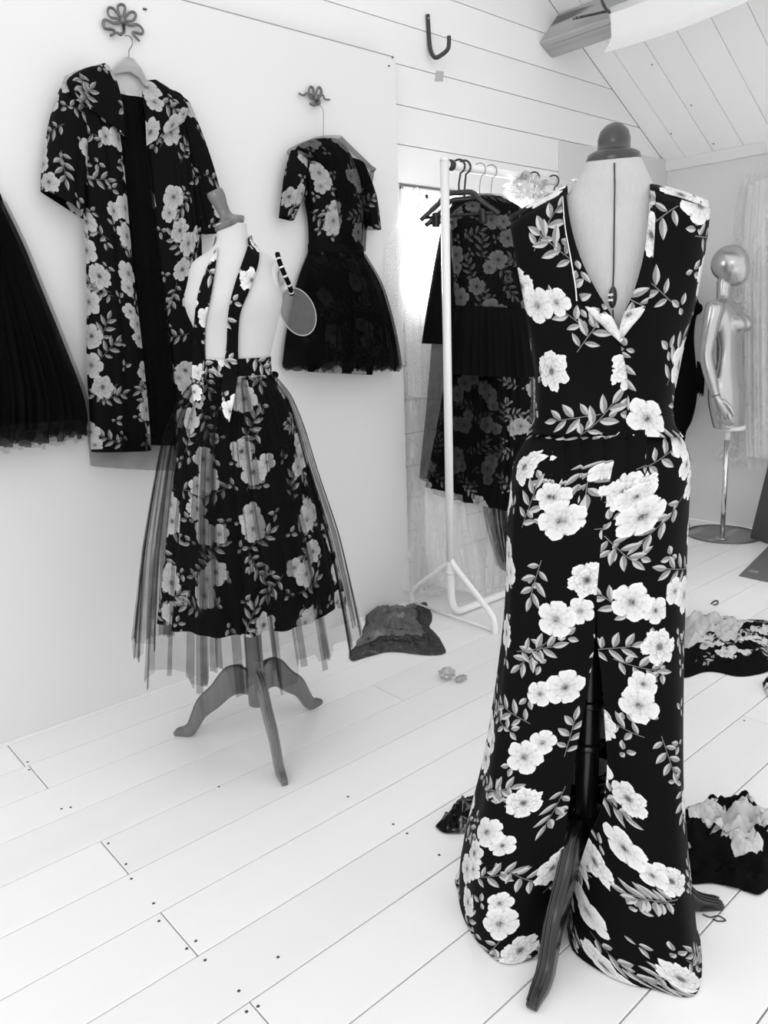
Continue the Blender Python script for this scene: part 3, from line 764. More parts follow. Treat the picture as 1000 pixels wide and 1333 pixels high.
# armhole plate
pa = on_b(CL, 369, 362, .02); an = (c1*.90+c2*.35).normalized()
ap = Mb().lathe([(.0001, -.012), (.034*K, -.012), (.036*K, .0), (.032*K, .006), (.027*K, .007), (.026*K, .002), (.0001, .002)], pa-an*.012, an, 32).build('armhole_plate', 'cotton', d2)
Mb().lathe([(.016*K, .002), (.016*K, .008), (.001, .009)], pa-an*.012, an, 24).build('plate_disc', 'greypaper', ap)
LF = [on_z(226, 957), on_z(370, 1021), on_z(421, 914)]
for f_ in LF:
    dd = f_-CL0; dd.z = 0
    tripod_leg(CL, CL0+dd.normalized()*.272, .222, 'wood', d2, .024)
column(CL, .19, TL[-1][0]+.01, 'wood', d2, .027)

# ---- tulle skirt on it
sk = thing('tulle_skirt', 'full black tulle skirt over floral print worn by the white dress form', 'skirt', CL0)
WB = ringrows(CL, [(466, 263, 353, .84), (478, 263, 353.5, .84), (490, 262, 355, .84)], 6)
ringloft('waistband', CL, WB, 'fl2', sk, nc=64, uo=(.2, .33))
for dy in (468, 489):
    pass
FR = ringrows(CL, [(488, 263, 354, .86), (500, 254, 362, .9), (530, 242, 376, .92), (600, 228, 396, .92), (700, 216, 424, .92), (765, 209, 438, .92), (787, 207, 442, .92)], 40)
Fk = folds(5, 7, 7, 22)
def gath(s, v): return Fk(s, v*.25)
ringloft('floral_skirt', CL, FR, 'fl2', sk, nc=240, fold=gath, amp=lambda v: .03+.10*v, uo=(0, 0))
rt = random.Random(12)
tabs = [rt.uniform(-.01, .075) for _ in range(34)]
def hemt(s):
    x = s*34; i = int(x) % 34; f = min(1, (x-int(x))*8)
    return tabs[i-1]*(1-f)+tabs[i]*f
TR = ringrows(CL, [(489, 261, 356, .9), (500, 246, 366, .94), (520, 232, 380, .95), (560, 215, 396, .95), (620, 203, 414, .95), (700, 190, 440, .95), (770, 182, 458, .95), (812, 178, 468, .95)], 44)
Ft = folds(8, 8, 9, 30)
tl_ = ringloft('tulle_layer', CL, TR, 'tulle1', sk, nc=340, fold=lambda s, v: Ft(s, v*.3), amp=lambda v: .02+.115*v, hem=hemt)
# gathered folds where the net doubles over itself
rf = random.Random(44); fm = Mb()
for i in range(56):
    ph0 = rf.uniform(0, 2*PI); wd = rf.uniform(.02, .12); rows = []
    dr = rf.uniform(-.02, .06); off_ = rf.uniform(.985, 1.0)
    for k, (z, mid, a, b) in enumerate(TR[1:]):
        v = k/(len(TR)-2); row = []
        for j in range(5):
            ph = ph0+wd*(j/4-.5)*(1.0-.25*v)+.03*math.sin(v*3+i); f = off_+.006*math.sin(j*PI/2+i)
            s_ = ((ph+PI/2)/(2*PI)) % 1.0
            f *= 1+Ft(s_, v*.3)*(.02+.115*v)*.9
            row.append(CL0+c1*(mid+a*f*math.cos(ph))+c2*(b*f*math.sin(ph))+V3((0, 0, z-(hemt(s_)+dr*.5)*max(0, (v-.72)/.28))))
        rows.append(row)
    fm.grid(rows)
fm.build('tulle_folds', 'tulle', sk)
# bow knot at the back of the band
Mb().ball(on_b(CL, 357, 488, -.02), (.012, .012, .010)).build('band_knot', 'black', sk)

# ---- floral scarf hanging down the front
sf = thing('neck_scarf', 'long narrow floral scarf hung round the neck of the white dress form', 'scarf', CL0+V3((0, 0, .8)))
DSK = prof_depth([(z, m_, a*1.05, b*1.10) for z, m_, a, b in TR])
def DS(s, z): return max(DL(s, z), DSK(s, z) if z < TR[0][0]+.01 else 0)
def ribbon(rows_, off, name, uo, nr=40, nc=6):
    out = []
    for (xl, yl, xr, yr) in cr(rows_, nr): out.append([drape(CL, DS, xl+(xr-xl)*j/nc, yl+(yr-yl)*j/nc, off) for j in range(nc+1)])
    return Mb().grid(out, uo=uo).build(name, 'fl2', sf, solid=.0016)
ribbon([(280, 325, 284, 322), (271, 345, 280, 350), (262, 368, 276, 376), (256, 392, 271, 402), (253, 420, 267, 424), (251, 450, 266, 452), (250, 480, 267, 482), (250, 505, 264, 508), (252, 522, 260, 525)], .008, 'scarf_end', (.9, .41))
ribbon([(323, 309, 338, 322), (322, 322, 337, 340), (313, 348, 332, 358), (305, 372, 324, 380), (299, 396, 314, 404), (296, 420, 311, 424), (295, 450, 310, 452), (291, 480, 310, 484), (289, 510, 306, 514), (288, 540, 298, 552)], .011, 'scarf_end', (1.32, .83))
# round the back of the neck
NB = []
zn = drape(CL, DS, 325, 312, 0).z
for k in range(3):
    row = []
    for j in range(25):
        ph = PI*1.02+PI*.96*j/24
        row.append(CL0+c1*(TL[8][1]+(TL[8][2]+.004+.004*k)*math.cos(ph))+c2*((TL[8][3]+.006)*math.sin(ph))+V3((0, 0, zn+.012-.016*k)))
    NB.append(row)
Mb().grid(NB, uo=(3, 1)).build('scarf_neck', 'fl2', sf, solid=.0016)

# ---- mesh pouch on a beaded strap
mp = thing('mesh_pouch', 'oval grey mesh piece hanging on beaded strap from shoulder', 'accessory', on_b(CL, 388, 430, .0))
cx = on_b(CL, 388, 406, -.01); uu = (c1*.93-c2*.36).normalized(); vv = V3((0, 0, 1))
ell = [cx+uu*(math.cos(t)*.044*K*1.05-math.sin(t)*.012)+vv*(math.sin(t)*.050*K*1.1) for t in [2*PI*i/48 for i in range(48)]]
mbb = Mb()
rows = []
for k in range(7):
    f = 1-k/6.0*.999; rows.append([cx+(p-cx)*f+c2*(.006*(1-f*f)) for p in ell])
mbb.grid(rows, closed=True); mbb.build('mesh_panel', 'mesh', mp)
Mb().tube(ell+[ell[0]], .0015, 6, cap=False).build('rim', 'greypaper', mp)
sp = crp([on_b(CL, 361, 329, .052), on_b(CL, 364, 341, .062), on_b(CL, 370, 356, .06), on_b(CL, 377, 372, .045), on_b(CL, 380, 383, .02)], 22)
st = Mb().tube(sp, .0062, 8).build('strap', 'black', mp)
for i in range(0, 23, 4): Mb().tube([sp[i].lerp(sp[max(i-1, 0)], .4), sp[i].lerp(sp[min(i+1, 22)], .4)], .0066, 8).build('bead', 'label', st)

# ------------------------------------------------------------------ garments hung on the sheet wall
def wallp(d): return lambda x, y: on_y(x, y, YW-d)
def hook_wire(parent, pts, r=.0016): Mb().tube(crp(pts, 24), r, 6).build('hanger_hook', 'wire', parent)

# black tulle skirt at the left
bs = thing('tulle_skirt', 'plain solid black tulle skirt hanging on the white wall sheet', 'skirt', on_y(20, 590, YW))
R_ = [(-75, 215, 2, 262, .03, .004), (-85, 280, 28, 316, .05, .010), (-100, 350, 52, 375, .07, .016), (-115, 430, 80, 445, .09, .022), (-130, 500, 104, 507, .10, .028), (-138, 560, 112, 543, .10, .030), (-140, 585, 110, 556, .10, .030)]
hang('waistband', [(-75, 208, 0, 254, .034, .001), (-75, 216, 3, 263, .034, .001)], wallp(.012), n_w, 'black', bs, 4, 2, nr=4)
hk2 = [on_y(-38, 226, YW-.02), on_y(-38, 205, YW-.02), on_y(-34, 196, YW-.016), on_y(-38, 190, YW-.006), on_y(-40, 194, YW-.001)]
Mb().tube(crp(hk2, 16), .002, 6).build('hanging_loop', 'thread', bs)
hang('inner_layer', [(a, b, c-6, d_, e*.8, f) for a, b, c, d_, e, f in R_[:-1]], wallp(.012), n_w, 'black', bs, 9, 4)
rh = random.Random(3); hb = [rh.uniform(0, .03) for _ in range(30)]
hang('tulle_layer', R_, wallp(.012), n_w, 'tulle2', bs, 16, 6, nc=120, hem=lambda s: hb[int(s*29)])
hang('tulle_layer', [(a-3, b, c+5, d_+1, e+.008, f) for a, b, c, d_, e, f in R_], wallp(.012), n_w, 'tulle1', bs, 20, 16, nc=120, hem=lambda s: hb[int(s*29*.9)]*.9+.01)

# floral coat
ch = thing('coat_hanger', 'wooden clothes hanger holding the long floral coat', 'hanger', on_y(168, 120, YW))
hp = [on_y(x, y, YW-.022) for x, y in ((136, 104), (146, 92), (156, 80), (166, 73), (174, 76), (184, 88), (192, 105), (196, 118), (188, 112), (182, 102), (170, 94), (158, 95), (147, 99), (138, 108))]
Mb().prism(hp, (0, .012, 0)).build('hanger_bar', 'hangwood', ch, smooth=False, bevel=.003)
hook_wire(ch, [on_y(168, 74, YW-.016), on_y(168, 66, YW-.016), on_y(172, 59, YW-.018), on_y(172, 52, YW-.022), on_y(168, 47, YW-.026), on_y(163, 46.5, YW-.03)])
Mb().tube([on_y(150, 130, YW-.02), on_y(185, 143, YW-.02)], .005, 8).build('trouser_bar', 'hangwood', ch)
ct_ = thing('coat', 'long black floral coat with wide sleeves and sheer hem hanging open', 'coat', on_y(165, 605, YW))
Pc = wallp(.02)
LO = [(82, 100), (88, 150), (98, 200), (105, 250), (109, 300), (112, 380), (112, 470), (116, 540), (118, 588)]
LI = [(136, 84), (150, 150), (158, 200), (164, 260), (170, 330), (178, 400), (186, 470), (192, 530), (196, 586)]
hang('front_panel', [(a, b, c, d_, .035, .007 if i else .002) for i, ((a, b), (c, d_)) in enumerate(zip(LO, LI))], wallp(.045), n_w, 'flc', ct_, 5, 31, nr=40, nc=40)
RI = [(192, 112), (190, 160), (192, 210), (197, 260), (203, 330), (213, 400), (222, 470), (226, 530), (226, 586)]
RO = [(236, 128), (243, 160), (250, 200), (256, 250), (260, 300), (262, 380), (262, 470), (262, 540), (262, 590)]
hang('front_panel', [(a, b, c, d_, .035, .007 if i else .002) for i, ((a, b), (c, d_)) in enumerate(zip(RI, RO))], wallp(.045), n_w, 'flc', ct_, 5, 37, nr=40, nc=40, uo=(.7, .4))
hang('back_panel', [(a+4, b+14-(24 if b > 560 else 0), c-4, d_+8-(18 if d_ > 560 else 0), .014, .004) for (a, b), (c, d_) in zip(LO, RO)], wallp(.018), n_w, 'black', ct_, 6, 3, nr=30, nc=40)
# inside back: neck facing and the sheer black layer showing in the opening
hang('inner_layer', [(150, 130, 195, 138, .02, .003), (156, 200, 200, 215, .02, .006), (166, 300, 212, 310, .02, .008), (178, 420, 226, 430, .02, .008), (190, 574, 240, 580, .02, .008)], wallp(.035), n_w, 'tulle2', ct_, 6, 13, back=False)
# collar
hang('collar', [(128, 86, 140, 86, .012, .001), (108, 90, 152, 108, .018, .002), (86, 106, 160, 140, .022, .003), (96, 130, 164, 180, .012, .002)], wallp(.078), n_w, 'flc', ct_, 3, 8, nr=12, nc=24, uo=(1.4, .2))
hang('collar', [(190, 106, 202, 105, .012, .001), (184, 118, 222, 118, .018, .002), (188, 150, 244, 138, .02, .003), (190, 190, 240, 158, .012, .002)], wallp(.078), n_w, 'flc', ct_, 3, 9, nr=12, nc=24, uo=(2.1, .9))
# sleeves
hang('sleeve', [(84, 100, 108, 112, .03, .002), (68, 140, 112, 160, .05, .005), (58, 185, 112, 205, .06, .008), (53, 225, 110, 245, .06, .010), (52, 250, 108, 286, .06, .010)], wallp(.03), n_w, 'flc', ct_, 4, 14, nr=26, nc=40, uo=(2.8, .35))
hang('sleeve', [(222, 122, 246, 140, .03, .002), (226, 165, 262, 185, .05, .005), (236, 215, 276, 230, .06, .008), (246, 265, 286, 270, .06, .010), (254, 306, 288, 304, .06, .010)], wallp(.03), n_w, 'flc', ct_, 4, 15, nr=26, nc=40, uo=(3.6, .75))
# sheer overlay ending below the print
ho = [random.Random(5).uniform(0, .008) for _ in range(20)]
hang('tulle_hem', [(112, 560, 262, 566, .07, .006), (115, 585, 263, 590, .07, .009), (117, 606, 264, 612, .07, .012)], wallp(.02), n_w, 'tulle', ct_, 11, 23, nr=10, nc=110, back=False)
Mb().box(*[tuple(v) for v in (on_y(163, 121, YW-.03)-V3((.0, .002, .006)), on_y(170, 123, YW-.03)+V3((.02, .0, .004)))]).build('neck_label', 'label', ct_, smooth=False)

# short dress
sh_ = thing('coat_hanger', 'thin wire hanger holding the short tulle dress', 'hanger', on_y(420, 200, YW))
hook_wire(sh_, [on_y(421, 181, YW-.04), on_y(421, 160, YW-.035), on_y(421, 146, YW-.03), on_y(418, 138, YW-.03), on_y(412, 137.5, YW-.034), on_y(408, 139, YW-.036)], .0013)
Mb().tube([on_y(421, 181, YW-.04), on_y(400, 192, YW-.04), on_y(380, 204, YW-.04)], .002, 6).build('hanger_arm', 'wire', sh_)
Mb().tube([on_y(421, 181, YW-.04), on_y(440, 196, YW-.04), on_y(462, 214, YW-.04)], .002, 6).build('hanger_arm', 'wire', sh_)
sd = thing('short_dress', 'short floral dress with elbow sleeves and dark sheer cape and skirt', 'dress', on_y(435, 487, YW))
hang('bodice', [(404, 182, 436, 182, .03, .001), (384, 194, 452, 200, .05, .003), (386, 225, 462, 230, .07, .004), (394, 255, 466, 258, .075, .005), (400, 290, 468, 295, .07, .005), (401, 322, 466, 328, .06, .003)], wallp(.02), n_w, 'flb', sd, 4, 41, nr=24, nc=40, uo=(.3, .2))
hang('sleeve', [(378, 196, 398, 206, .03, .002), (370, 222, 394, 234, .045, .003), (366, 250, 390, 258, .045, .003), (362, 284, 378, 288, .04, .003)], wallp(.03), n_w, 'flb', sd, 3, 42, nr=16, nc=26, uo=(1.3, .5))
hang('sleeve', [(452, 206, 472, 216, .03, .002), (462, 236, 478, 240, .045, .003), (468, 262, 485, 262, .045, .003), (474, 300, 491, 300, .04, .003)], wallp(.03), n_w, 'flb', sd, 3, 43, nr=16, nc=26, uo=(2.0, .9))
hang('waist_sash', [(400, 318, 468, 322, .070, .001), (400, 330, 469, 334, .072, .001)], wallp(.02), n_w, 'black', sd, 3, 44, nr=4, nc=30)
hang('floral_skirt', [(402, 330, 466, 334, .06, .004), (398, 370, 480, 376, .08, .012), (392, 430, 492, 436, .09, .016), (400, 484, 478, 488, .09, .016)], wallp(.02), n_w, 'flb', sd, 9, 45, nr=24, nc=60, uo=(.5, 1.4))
SKR = [(401, 328, 468, 332, .065, .004), (388, 362, 486, 368, .10, .010), (380, 395, 496, 402, .12, .014), (373, 430, 504, 436, .13, .018), (368, 468, 510, 470, .135, .02), (367, 474, 511, 476, .135, .02)]
hang('tulle_layer', SKR, wallp(.015), n_w, 'tulle2', sd, 14, 46, nr=26, nc=110, hem=lambda s: .012+.012*math.sin(s*40))
hang('tulle_layer', [(a-1, b, c+2, d_, e+.01, f) for a, b, c, d_, e, f in SKR], wallp(.015), n_w, 'tulle', sd, 18, 47, nr=26, nc=110, hem=lambda s: .016*abs(math.sin(s*23)))
hang('tulle_cape', [(406, 180, 438, 181, .06, .002), (372, 198, 480, 222, .09, .004), (398, 222, 478, 226, .105, .008), (410, 260, 470, 262, .11, .009), (420, 300, 466, 300, .10, .009), (428, 326, 466, 330, .085, .006)], wallp(.015), n_w, 'tulle', sd, 7, 48, nr=26, nc=70, back=False)
Mb().tube(crp([on_y(464, 318, YW-.06), on_y(470, 335, YW-.05), on_y(478, 352, YW-.045), on_y(488, 375, YW-.04), on_y(493, 392, YW-.04), on_y(488, 398, YW-.04)], 24), .0016, 6).build('hanging_cord', 'thread', sd)

# white lace robe in front of the window
lr = thing('lace_robe', 'white lace robe on wire hanger glowing in front of the window', 'robe', on_y(535, 530, YW))
lh = thing('coat_hanger', 'wire hanger holding the white lace robe by the window', 'hanger', on_y(545, 262, YW))
Pl = wallp(.008)
hook_wire(lh, [Pl(546, 268), Pl(545, 256), Pl(547, 249), Pl(543, 243), Pl(537, 247)])
Mb().tube([Pl(520, 290), Pl(546, 266), Pl(574, 296)], .0025, 6).build('hanger_arm', 'wire', lh)
hang('body', [(532, 272, 560, 274, .02, .001), (516, 292, 576, 300, .03, .003), (520, 330, 574, 340, .04, .005), (522, 380, 572, 390, .05, .006), (528, 450, 574, 455, .05, .008), (531, 515, 570, 522, .05, .008)], Pl, n_w, 'lace', lr, 5, 51, nr=26, nc=40)
Mb().tube(crp([Pl(524, 378), Pl(527, 395), Pl(526, 430), Pl(528, 478)], 20), .0022, 6).build('tie_cord', 'greypaper', lr)
hang('sleeve', [(512, 296, 526, 300, .02, .001), (502, 320, 520, 326, .03, .003), (498, 370, 514, 376, .035, .004), (499, 415, 513, 420, .03, .004), (502, 452, 513, 452, .03, .003)], Pl, n_w, 'lace', lr, 4, 52, nr=20, nc=24, uo=(1, .4))

# ------------------------------------------------------------------ garment rack
RX, RY, RZ = 1.94*K, 1.85*K, 1.553*K
RX2 = 2.655*K
rk = thing('garment_rack', 'white tubular metal garment rack standing by the window wall', 'rack', (RX, RY, 0))
def rack_end(x, sgn):
    Mb().tube([(x, RY, .245), (x, RY, RZ+.012)], .0165, 16).build('post', 'whitemetal', rk)
    for s in (-1, 1):
        Mb().tube(crp([(x, RY+.005*s, .255), (x, RY+.03*s, .225), (x-.0, RY+.17*s, .115), (x, RY+.215*s, .075), (x, RY+.232*s, .045), (x, RY+.235*s, .0)], 24), .0125, 12).build('leg', 'whitemetal', rk)
    Mb().tube([(x, RY-.235, .012), (x, RY+.235, .012)], .006, 8).build('foot_brace', 'whitemetal', rk)
    Mb().tube([(x, RY, RZ+.010), (x, RY, RZ+.022)], [.0175, .014], 16).build('end_cap', 'whitemetal', rk)
rack_end(RX, 1); rack_end(RX2, -1)
Mb().tube(crp([(RX, RY, .25), (RX, RY, .15), (RX+.006, RY, .07), (RX+.035, RY, .028), (RX+.09, RY, .02), (RX+.3, RY, .02), (RX2-.09, RY, .02), (RX2-.035, RY, .028), (RX2-.006, RY, .07), (RX2, RY, .15), (RX2, RY, .25)], 70), .0165, 14).build('lower_rail', 'whitemetal', rk)
Mb().tube([(RX, RY, RZ), (RX2+.02, RY, RZ)], .0155, 16).build('hanging_rail', 'whitemetal', rk)
for x in (RX+.028, RX2): Mb().tube([(x-.012, RY, RZ), (x+.012, RY, RZ)], .020, 14).build('rail_clamp', 'blackplastic', rk)
Mb().lathe([(.0182, -.008), (.0182, .008)], (RX, RY, .20), seg=16).build('joint_ring', 'whitemetal', rk)

def rail_hanger(x, label, m='blackplastic', drop=.10, half=.19, turn=0.0, r=.0055, clips=False):
    h = thing('coat_hanger', label, 'hanger', (x, RY, RZ-drop))
    dirn = V3((math.sin(turn), -math.cos(turn), 0)); up_ = V3((0, 0, 1)); P = V3((x, RY, RZ))
    hk_ = [P+dirn*(.023*math.cos(t))+up_*(.023*math.sin(t)) for t in [(-.6+i*.35)+0 for i in range(0, 12)]]
    Mb().tube([P-up_*drop]+[P-up_*(drop-.03)]+[P+dirn*.0+dirn*(.024*math.cos(t))+up_*(.024*math.sin(t)) for t in [-1.3+i*.36 for i in range(11)]], r*.62, 6).build('hanger_hook', m, h)
    sh = crp([P-up_*(drop+.085)-dirn*half, P-up_*(drop+.035)-dirn*half*.55, P-up_*(drop+.004)-dirn*.05, P-up_*drop, P-up_*(drop+.004)+dirn*.05, P-up_*(drop+.035)+dirn*half*.55, P-up_*(drop+.085)+dirn*half], 30)
    Mb().tube(sh, r*1.5, 8).build('hanger_shoulder', m, h)
    Mb().tube([sh[1], sh[-2]], r*.9, 6).build('hanger_bar', m, h)
    if clips:
        for s in (-.6, .6):
            q = P-up_*(drop+.075)+dirn*half*s; Mb().box(q-V3((.012, .012, .04)), q+V3((.012, .012, .012))).build('clip', m, h, bevel=.004)
    return h
G_ = 'black hangers on the rack rail'
rail_hanger(RX+.075, 'black plastic clip hanger nearest the rail clamp end post', 'blackplastic', .09, .15, .5, .0065, True)
rail_hanger(RX+.105, 'black plastic hanger second along the rail from the window', 'blackplastic', .11, .15, .6, .0065)
rail_hanger(RX+.19, 'thin wire hanger holding the sheer floral dress', 'wire', .09, .18, .5, .003)
rail_hanger(RX+.255, 'dark wire hanger holding the black sheer gown', 'wire', .10, .18, .5, .0035)
rail_hanger(RX+.52, 'black plastic hanger just beyond the crumpled clear plastic', 'blackplastic', .10, .18, .4, .0055)
rail_hanger(RX+.65, 'black plastic hanger farthest along the rail beside dress form', 'blackplastic', .10, .16, .4, .0055)

def rackp(x, ang):
    """vertical plane through the rail at x; its normal leans toward the room by ang"""
    n = V3((-math.cos(ang), -math.sin(ang), 0)); p = V3((x, RY, 0))
    return (lambda a, b: on_plane(a, b, p, n)), n
# black sheer gown nearest the post
P1, n1 = rackp(RX+.25, .75)
bg = thing('sheer_gown', 'long black gown with sheer tulle lower skirt hanging on the rack', 'dress', P1(590, 650))
hang('bodice', [(590, 262, 640, 262, .03, .002), (576, 292, 650, 296, .05, .004), (566, 340, 652, 345, .05, .006), (556, 400, 654, 402, .05, .008), (549, 447, 655, 450, .05, .010)], P1, n1, 'black', bg, 5, 61)
hang('tulle_layer', [(562, 446, 655, 450, .05, .004), (556, 520, 655, 525, .06, .012), (550, 580, 655, 590, .07, .016), (546, 622, 655, 640, .08, .02)], P1, n1, 'tulle', bg, 14, 62, nc=90)
# long floral skirt behind
P2, n2 = rackp(RX+.36, .75)
ls = thing('floral_skirt', 'long floral print skirt hanging behind the black gown on rack', 'skirt', P2(620, 660))
hang('waistband', [(586, 440, 690, 446, .03, .002), (586, 452, 690, 458, .03, .002)], P2, n2, 'black', ls, 4, 64, nr=4)
hang('skirt', [(586, 452, 690, 458, .03, .003), (575, 520, 692, 528, .05, .012), (562, 590, 693, 605, .06, .016), (553, 638, 690, 668, .06, .02)], P2, n2, 'flb', ls, 8, 65, nc=70, uo=(1, .2))
# sheer floral dress with a black skirt
P3, n3 = rackp(RX+.14, .75)
fd = thing('floral_dress', 'dim floral bodice dress with short solid black skirt on the rack', 'dress', P3(640, 490))
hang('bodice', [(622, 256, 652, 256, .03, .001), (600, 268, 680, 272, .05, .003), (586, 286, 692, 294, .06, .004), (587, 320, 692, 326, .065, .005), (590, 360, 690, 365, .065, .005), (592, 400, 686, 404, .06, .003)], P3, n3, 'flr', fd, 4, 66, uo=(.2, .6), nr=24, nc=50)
hang('sheer_overlay', [(621, 254, 653, 254, .042, .001), (599, 266, 682, 270, .064, .002), (584, 284, 694, 293, .078, .003), (585, 320, 694, 326, .083, .003), (589, 399, 689, 402, .078, .003)], P3, n3, 'tulle1', fd, 5, 67, nc=50, back=False)
hang('skirt', [(592, 398, 686, 402, .075, .004), (588, 430, 692, 434, .085, .010), (584, 470, 697, 474, .09, .012), (583, 486, 698, 490, .09, .012)], P3, n3, 'black', fd, 9, 68)
# smoky plastic garment bag, clear covers
P4, n4 = rackp(RX+.48, .75)
gb = thing('garment_bag', 'smoky plastic garment bag with glossy vertical creases on the rack', 'garment bag', P4(655, 745))
hang('bag_film', [(626, 440, 720, 445, .05, .010), (618, 520, 725, 525, .07, .020), (622, 600, 725, 610, .08, .024), (630, 670, 722, 690, .08, .024), (645, 728, 712, 748, .05, .012), (655, 742, 700, 756, .02, .006)], P4, n4, 'filmd', gb, 9, 71, nc=90)
hang('dark_garment', [(640, 440, 715, 445, .03, .004), (634, 560, 718, 565, .05, .008), (640, 690, 712, 705, .05, .01), (652, 730, 702, 742, .02, .004)], P4, n4, 'black', gb, 6, 72)
P5, n5 = (lambda x, y: on_y(x, y, RY+.13)), n_w
cb_ = thing('plastic_cover', 'long clear plastic garment cover trailing to the floor under rack', 'plastic cover', P5(600, 770))
hang('film', [(552, 634, 690, 664, .03, .008), (552, 680, 688, 705, .05, .012), (556, 730, 676, 750, .06, .016), (566, 762, 662, 776, .08, .02)], P5, n5, 'film', cb_, 8, 73, nc=80)
hang('film_fold', [(554, 650, 610, 660, .05, .008), (552, 700, 616, 710, .07, .012), (556, 760, 620, 766, .10, .016)], P5, n5, 'film', cb_, 6, 74, nc=50, back=False)
tr_ = thing('plastic_cover', 'crumpled thin clear plastic film hanging beside the wall sheet edge', 'plastic cover', on_y(545, 775, YB))
Pt = lambda x, y: on_y(x, y, YB-.05)
hang('film', [(526, 470, 556, 474, .03, .004), (529, 560, 553, 566, .04, .008), (530, 660, 556, 668, .05, .012), (522, 740, 580, 750, .06, .02), (516, 766, 600, 772, .08, .02)], Pt, n_w, 'film', tr_, 6, 75, nc=50)
hang('film_fold', [(530, 640, 545, 640, .06, .004), (538, 700, 560, 704, .08, .008), (548, 768, 580, 772, .10, .010)], Pt, n_w, 'film', tr_, 4, 76, nc=30, back=False)
# crumpled plastic over the rail
def crumple(name, c, rad, m, seed, parent=None, amp=.35, sub=4, freq=2.2):
    bm = bmesh.new(); bmesh.ops.create_icosphere(bm, subdivisions=sub, radius=1.0); vs = []
    for v in bm.verts:
        q = v.co.normalized(); n_ = noise.turbulence_vector(q*freq+V3((seed, seed*.7, 0)), 3, True)
        k = 1+amp*(n_.x-.6)*1.6; vs.append(V3(c)+V3((q.x*rad[0]*k, q.y*rad[1]*k, q.z*rad[2]*(1+amp*(n_.y-.6)*1.6))))
    fs = [tuple(v.index for v in f.verts) for f in bm.faces]; bm.free()
    return vs, fs
cpl = thing('plastic_bundle', 'crumpled clear plastic bunched over the rack rail', 'plastic bag', (RX+.42, RY, RZ-.02))
vs, fs = crumple('film', (RX+.45, RY-.02, RZ-.055), (.12, .05, .07), 'film', 3.3, amp=.75, freq=2.6)
obj('film', vs, fs, film_mat('bundle_film', .38, .36, gloss=.12), cpl, smooth=False)
hang('film_tail', [(655, 250, 690, 252, .03, .008), (668, 268, 704, 270, .04, .01), (684, 285, 706, 282, .02, .01)], rackp(RX+.40, .75)[0], n3, 'film', cpl, 5, 81)

# ------------------------------------------------------------------ things lying on the floor
def scrap(name, label, cat, outline, layers, group=None, zup=0.0):
    """crumpled flat cloth/film: outline in photo pixels on the floor, one part per layer (part, mat, inset, height, seed, shift)"""
    P = [on_z(x, y) for x, y in outline]; c = sum(P, V3((0, 0, 0)))/len(P)
    root = thing(name, label, cat, c, group)
    for (pn, m, inset, h, sd_, shf) in layers:
        n = 72; ring = crp(P+[P[0]], n)[:-1]; rows = []
        cc_ = c+V3((shf[0], shf[1], 0)); nr = 16
        for k in range(nr+1):
            f = (1-k/nr)*inset+1e-4; row = []
            for p in ring:
                q = cc_+(p-c)*f; t = noise.turbulence(q*16+V3((sd_, 0, 0)), 4, True, noise_basis='PERLIN_ORIGINAL')
                e = abs(noise.noise(q*34+V3((0, sd_, 0))))
                hz = h*(.15+.85*min(1, (1-f/inset)*3))*(.25+t*1.1+.5*e)+zup
                j = V3((noise.noise(q*12+V3((sd_, 3, 0))), noise.noise(q*12+V3((8, sd_, 0))), 0))*.012*(1 if k == 0 else .6)
                row.append(V3((q.x+j.x, q.y+j.y, max(.0015, hz))))
            rows.append(row)
        mb = Mb().grid(rows, closed=True); mb.u = [(v.x*1.0+sd_, v.y*1.0) for v in mb.v]
        mb.build(pn, m, root)
    return root
scrap('plastic_bag', 'flattened black plastic bag with a sheer grey top on floor', 'plastic bag', [(455, 848), (470, 830), (480, 795), (500, 790), (530, 793), (553, 785), (562, 800), (560, 815), (568, 825), (580, 850), (540, 853), (500, 850), (460, 862)],
      [('black_layer', 'filmb', 1.0, .020, 2.2, (0, 0)), ('grey_layer', 'filmg', .80, .036, 5.1, (.02, .05))])
scrap('fabric_scrap', 'black organza offcut poking out beside the gown hem', 'fabric', [(566, 1078), (585, 1062), (598, 1060), (596, 1045), (615, 1043), (640, 1050), (650, 1075), (640, 1092), (610, 1087), (590, 1088), (575, 1086)], [('cloth', 'tulle2', 1.0, .035, 1.4, (0, 0)), ('cloth', 'filmb', .9, .03, 3.4, (0, 0))])
scrap('fabric_scrap', 'pale and floral offcuts heaped on black cloth near the grey mat', 'fabric', [(880, 830), (888, 803), (915, 800), (950, 806), (985, 806), (1012, 820), (1020, 850), (1000, 868), (960, 876), (920, 870), (880, 876)],
      [('black_layer', 'black', 1.0, .018, 6.6, (-.02, -.02)), ('floral_layer', 'fls', .92, .03, 9.2, (.03, -.03)), ('pale_layer', 'lining', .62, .045, 7.1, (.04, .07))])
scrap('fabric_scrap', 'floral offcut with pale underside lying over black cloth behind gown', 'fabric', [(870, 1075), (885, 1058), (920, 1050), (960, 1050), (1005, 1060), (1030, 1090), (1028, 1120), (990, 1130), (940, 1120), (880, 1110)],
      [('floral_layer', 'fls', 1.0, .05, 12.1, (0, 0)), ('pale_layer', 'lining', .62, .062, 4.6, (.02, -.03))])
scrap('fabric_scrap', 'dark black cloth panel lying flat beside the gown hem and stand foot', 'fabric', [(880, 1112), (920, 1118), (970, 1122), (1010, 1110), (1010, 1130), (992, 1168), (960, 1160), (930, 1150), (890, 1148)], [('cloth', 'black', 1.0, .03, 14.6, (0, 0))])
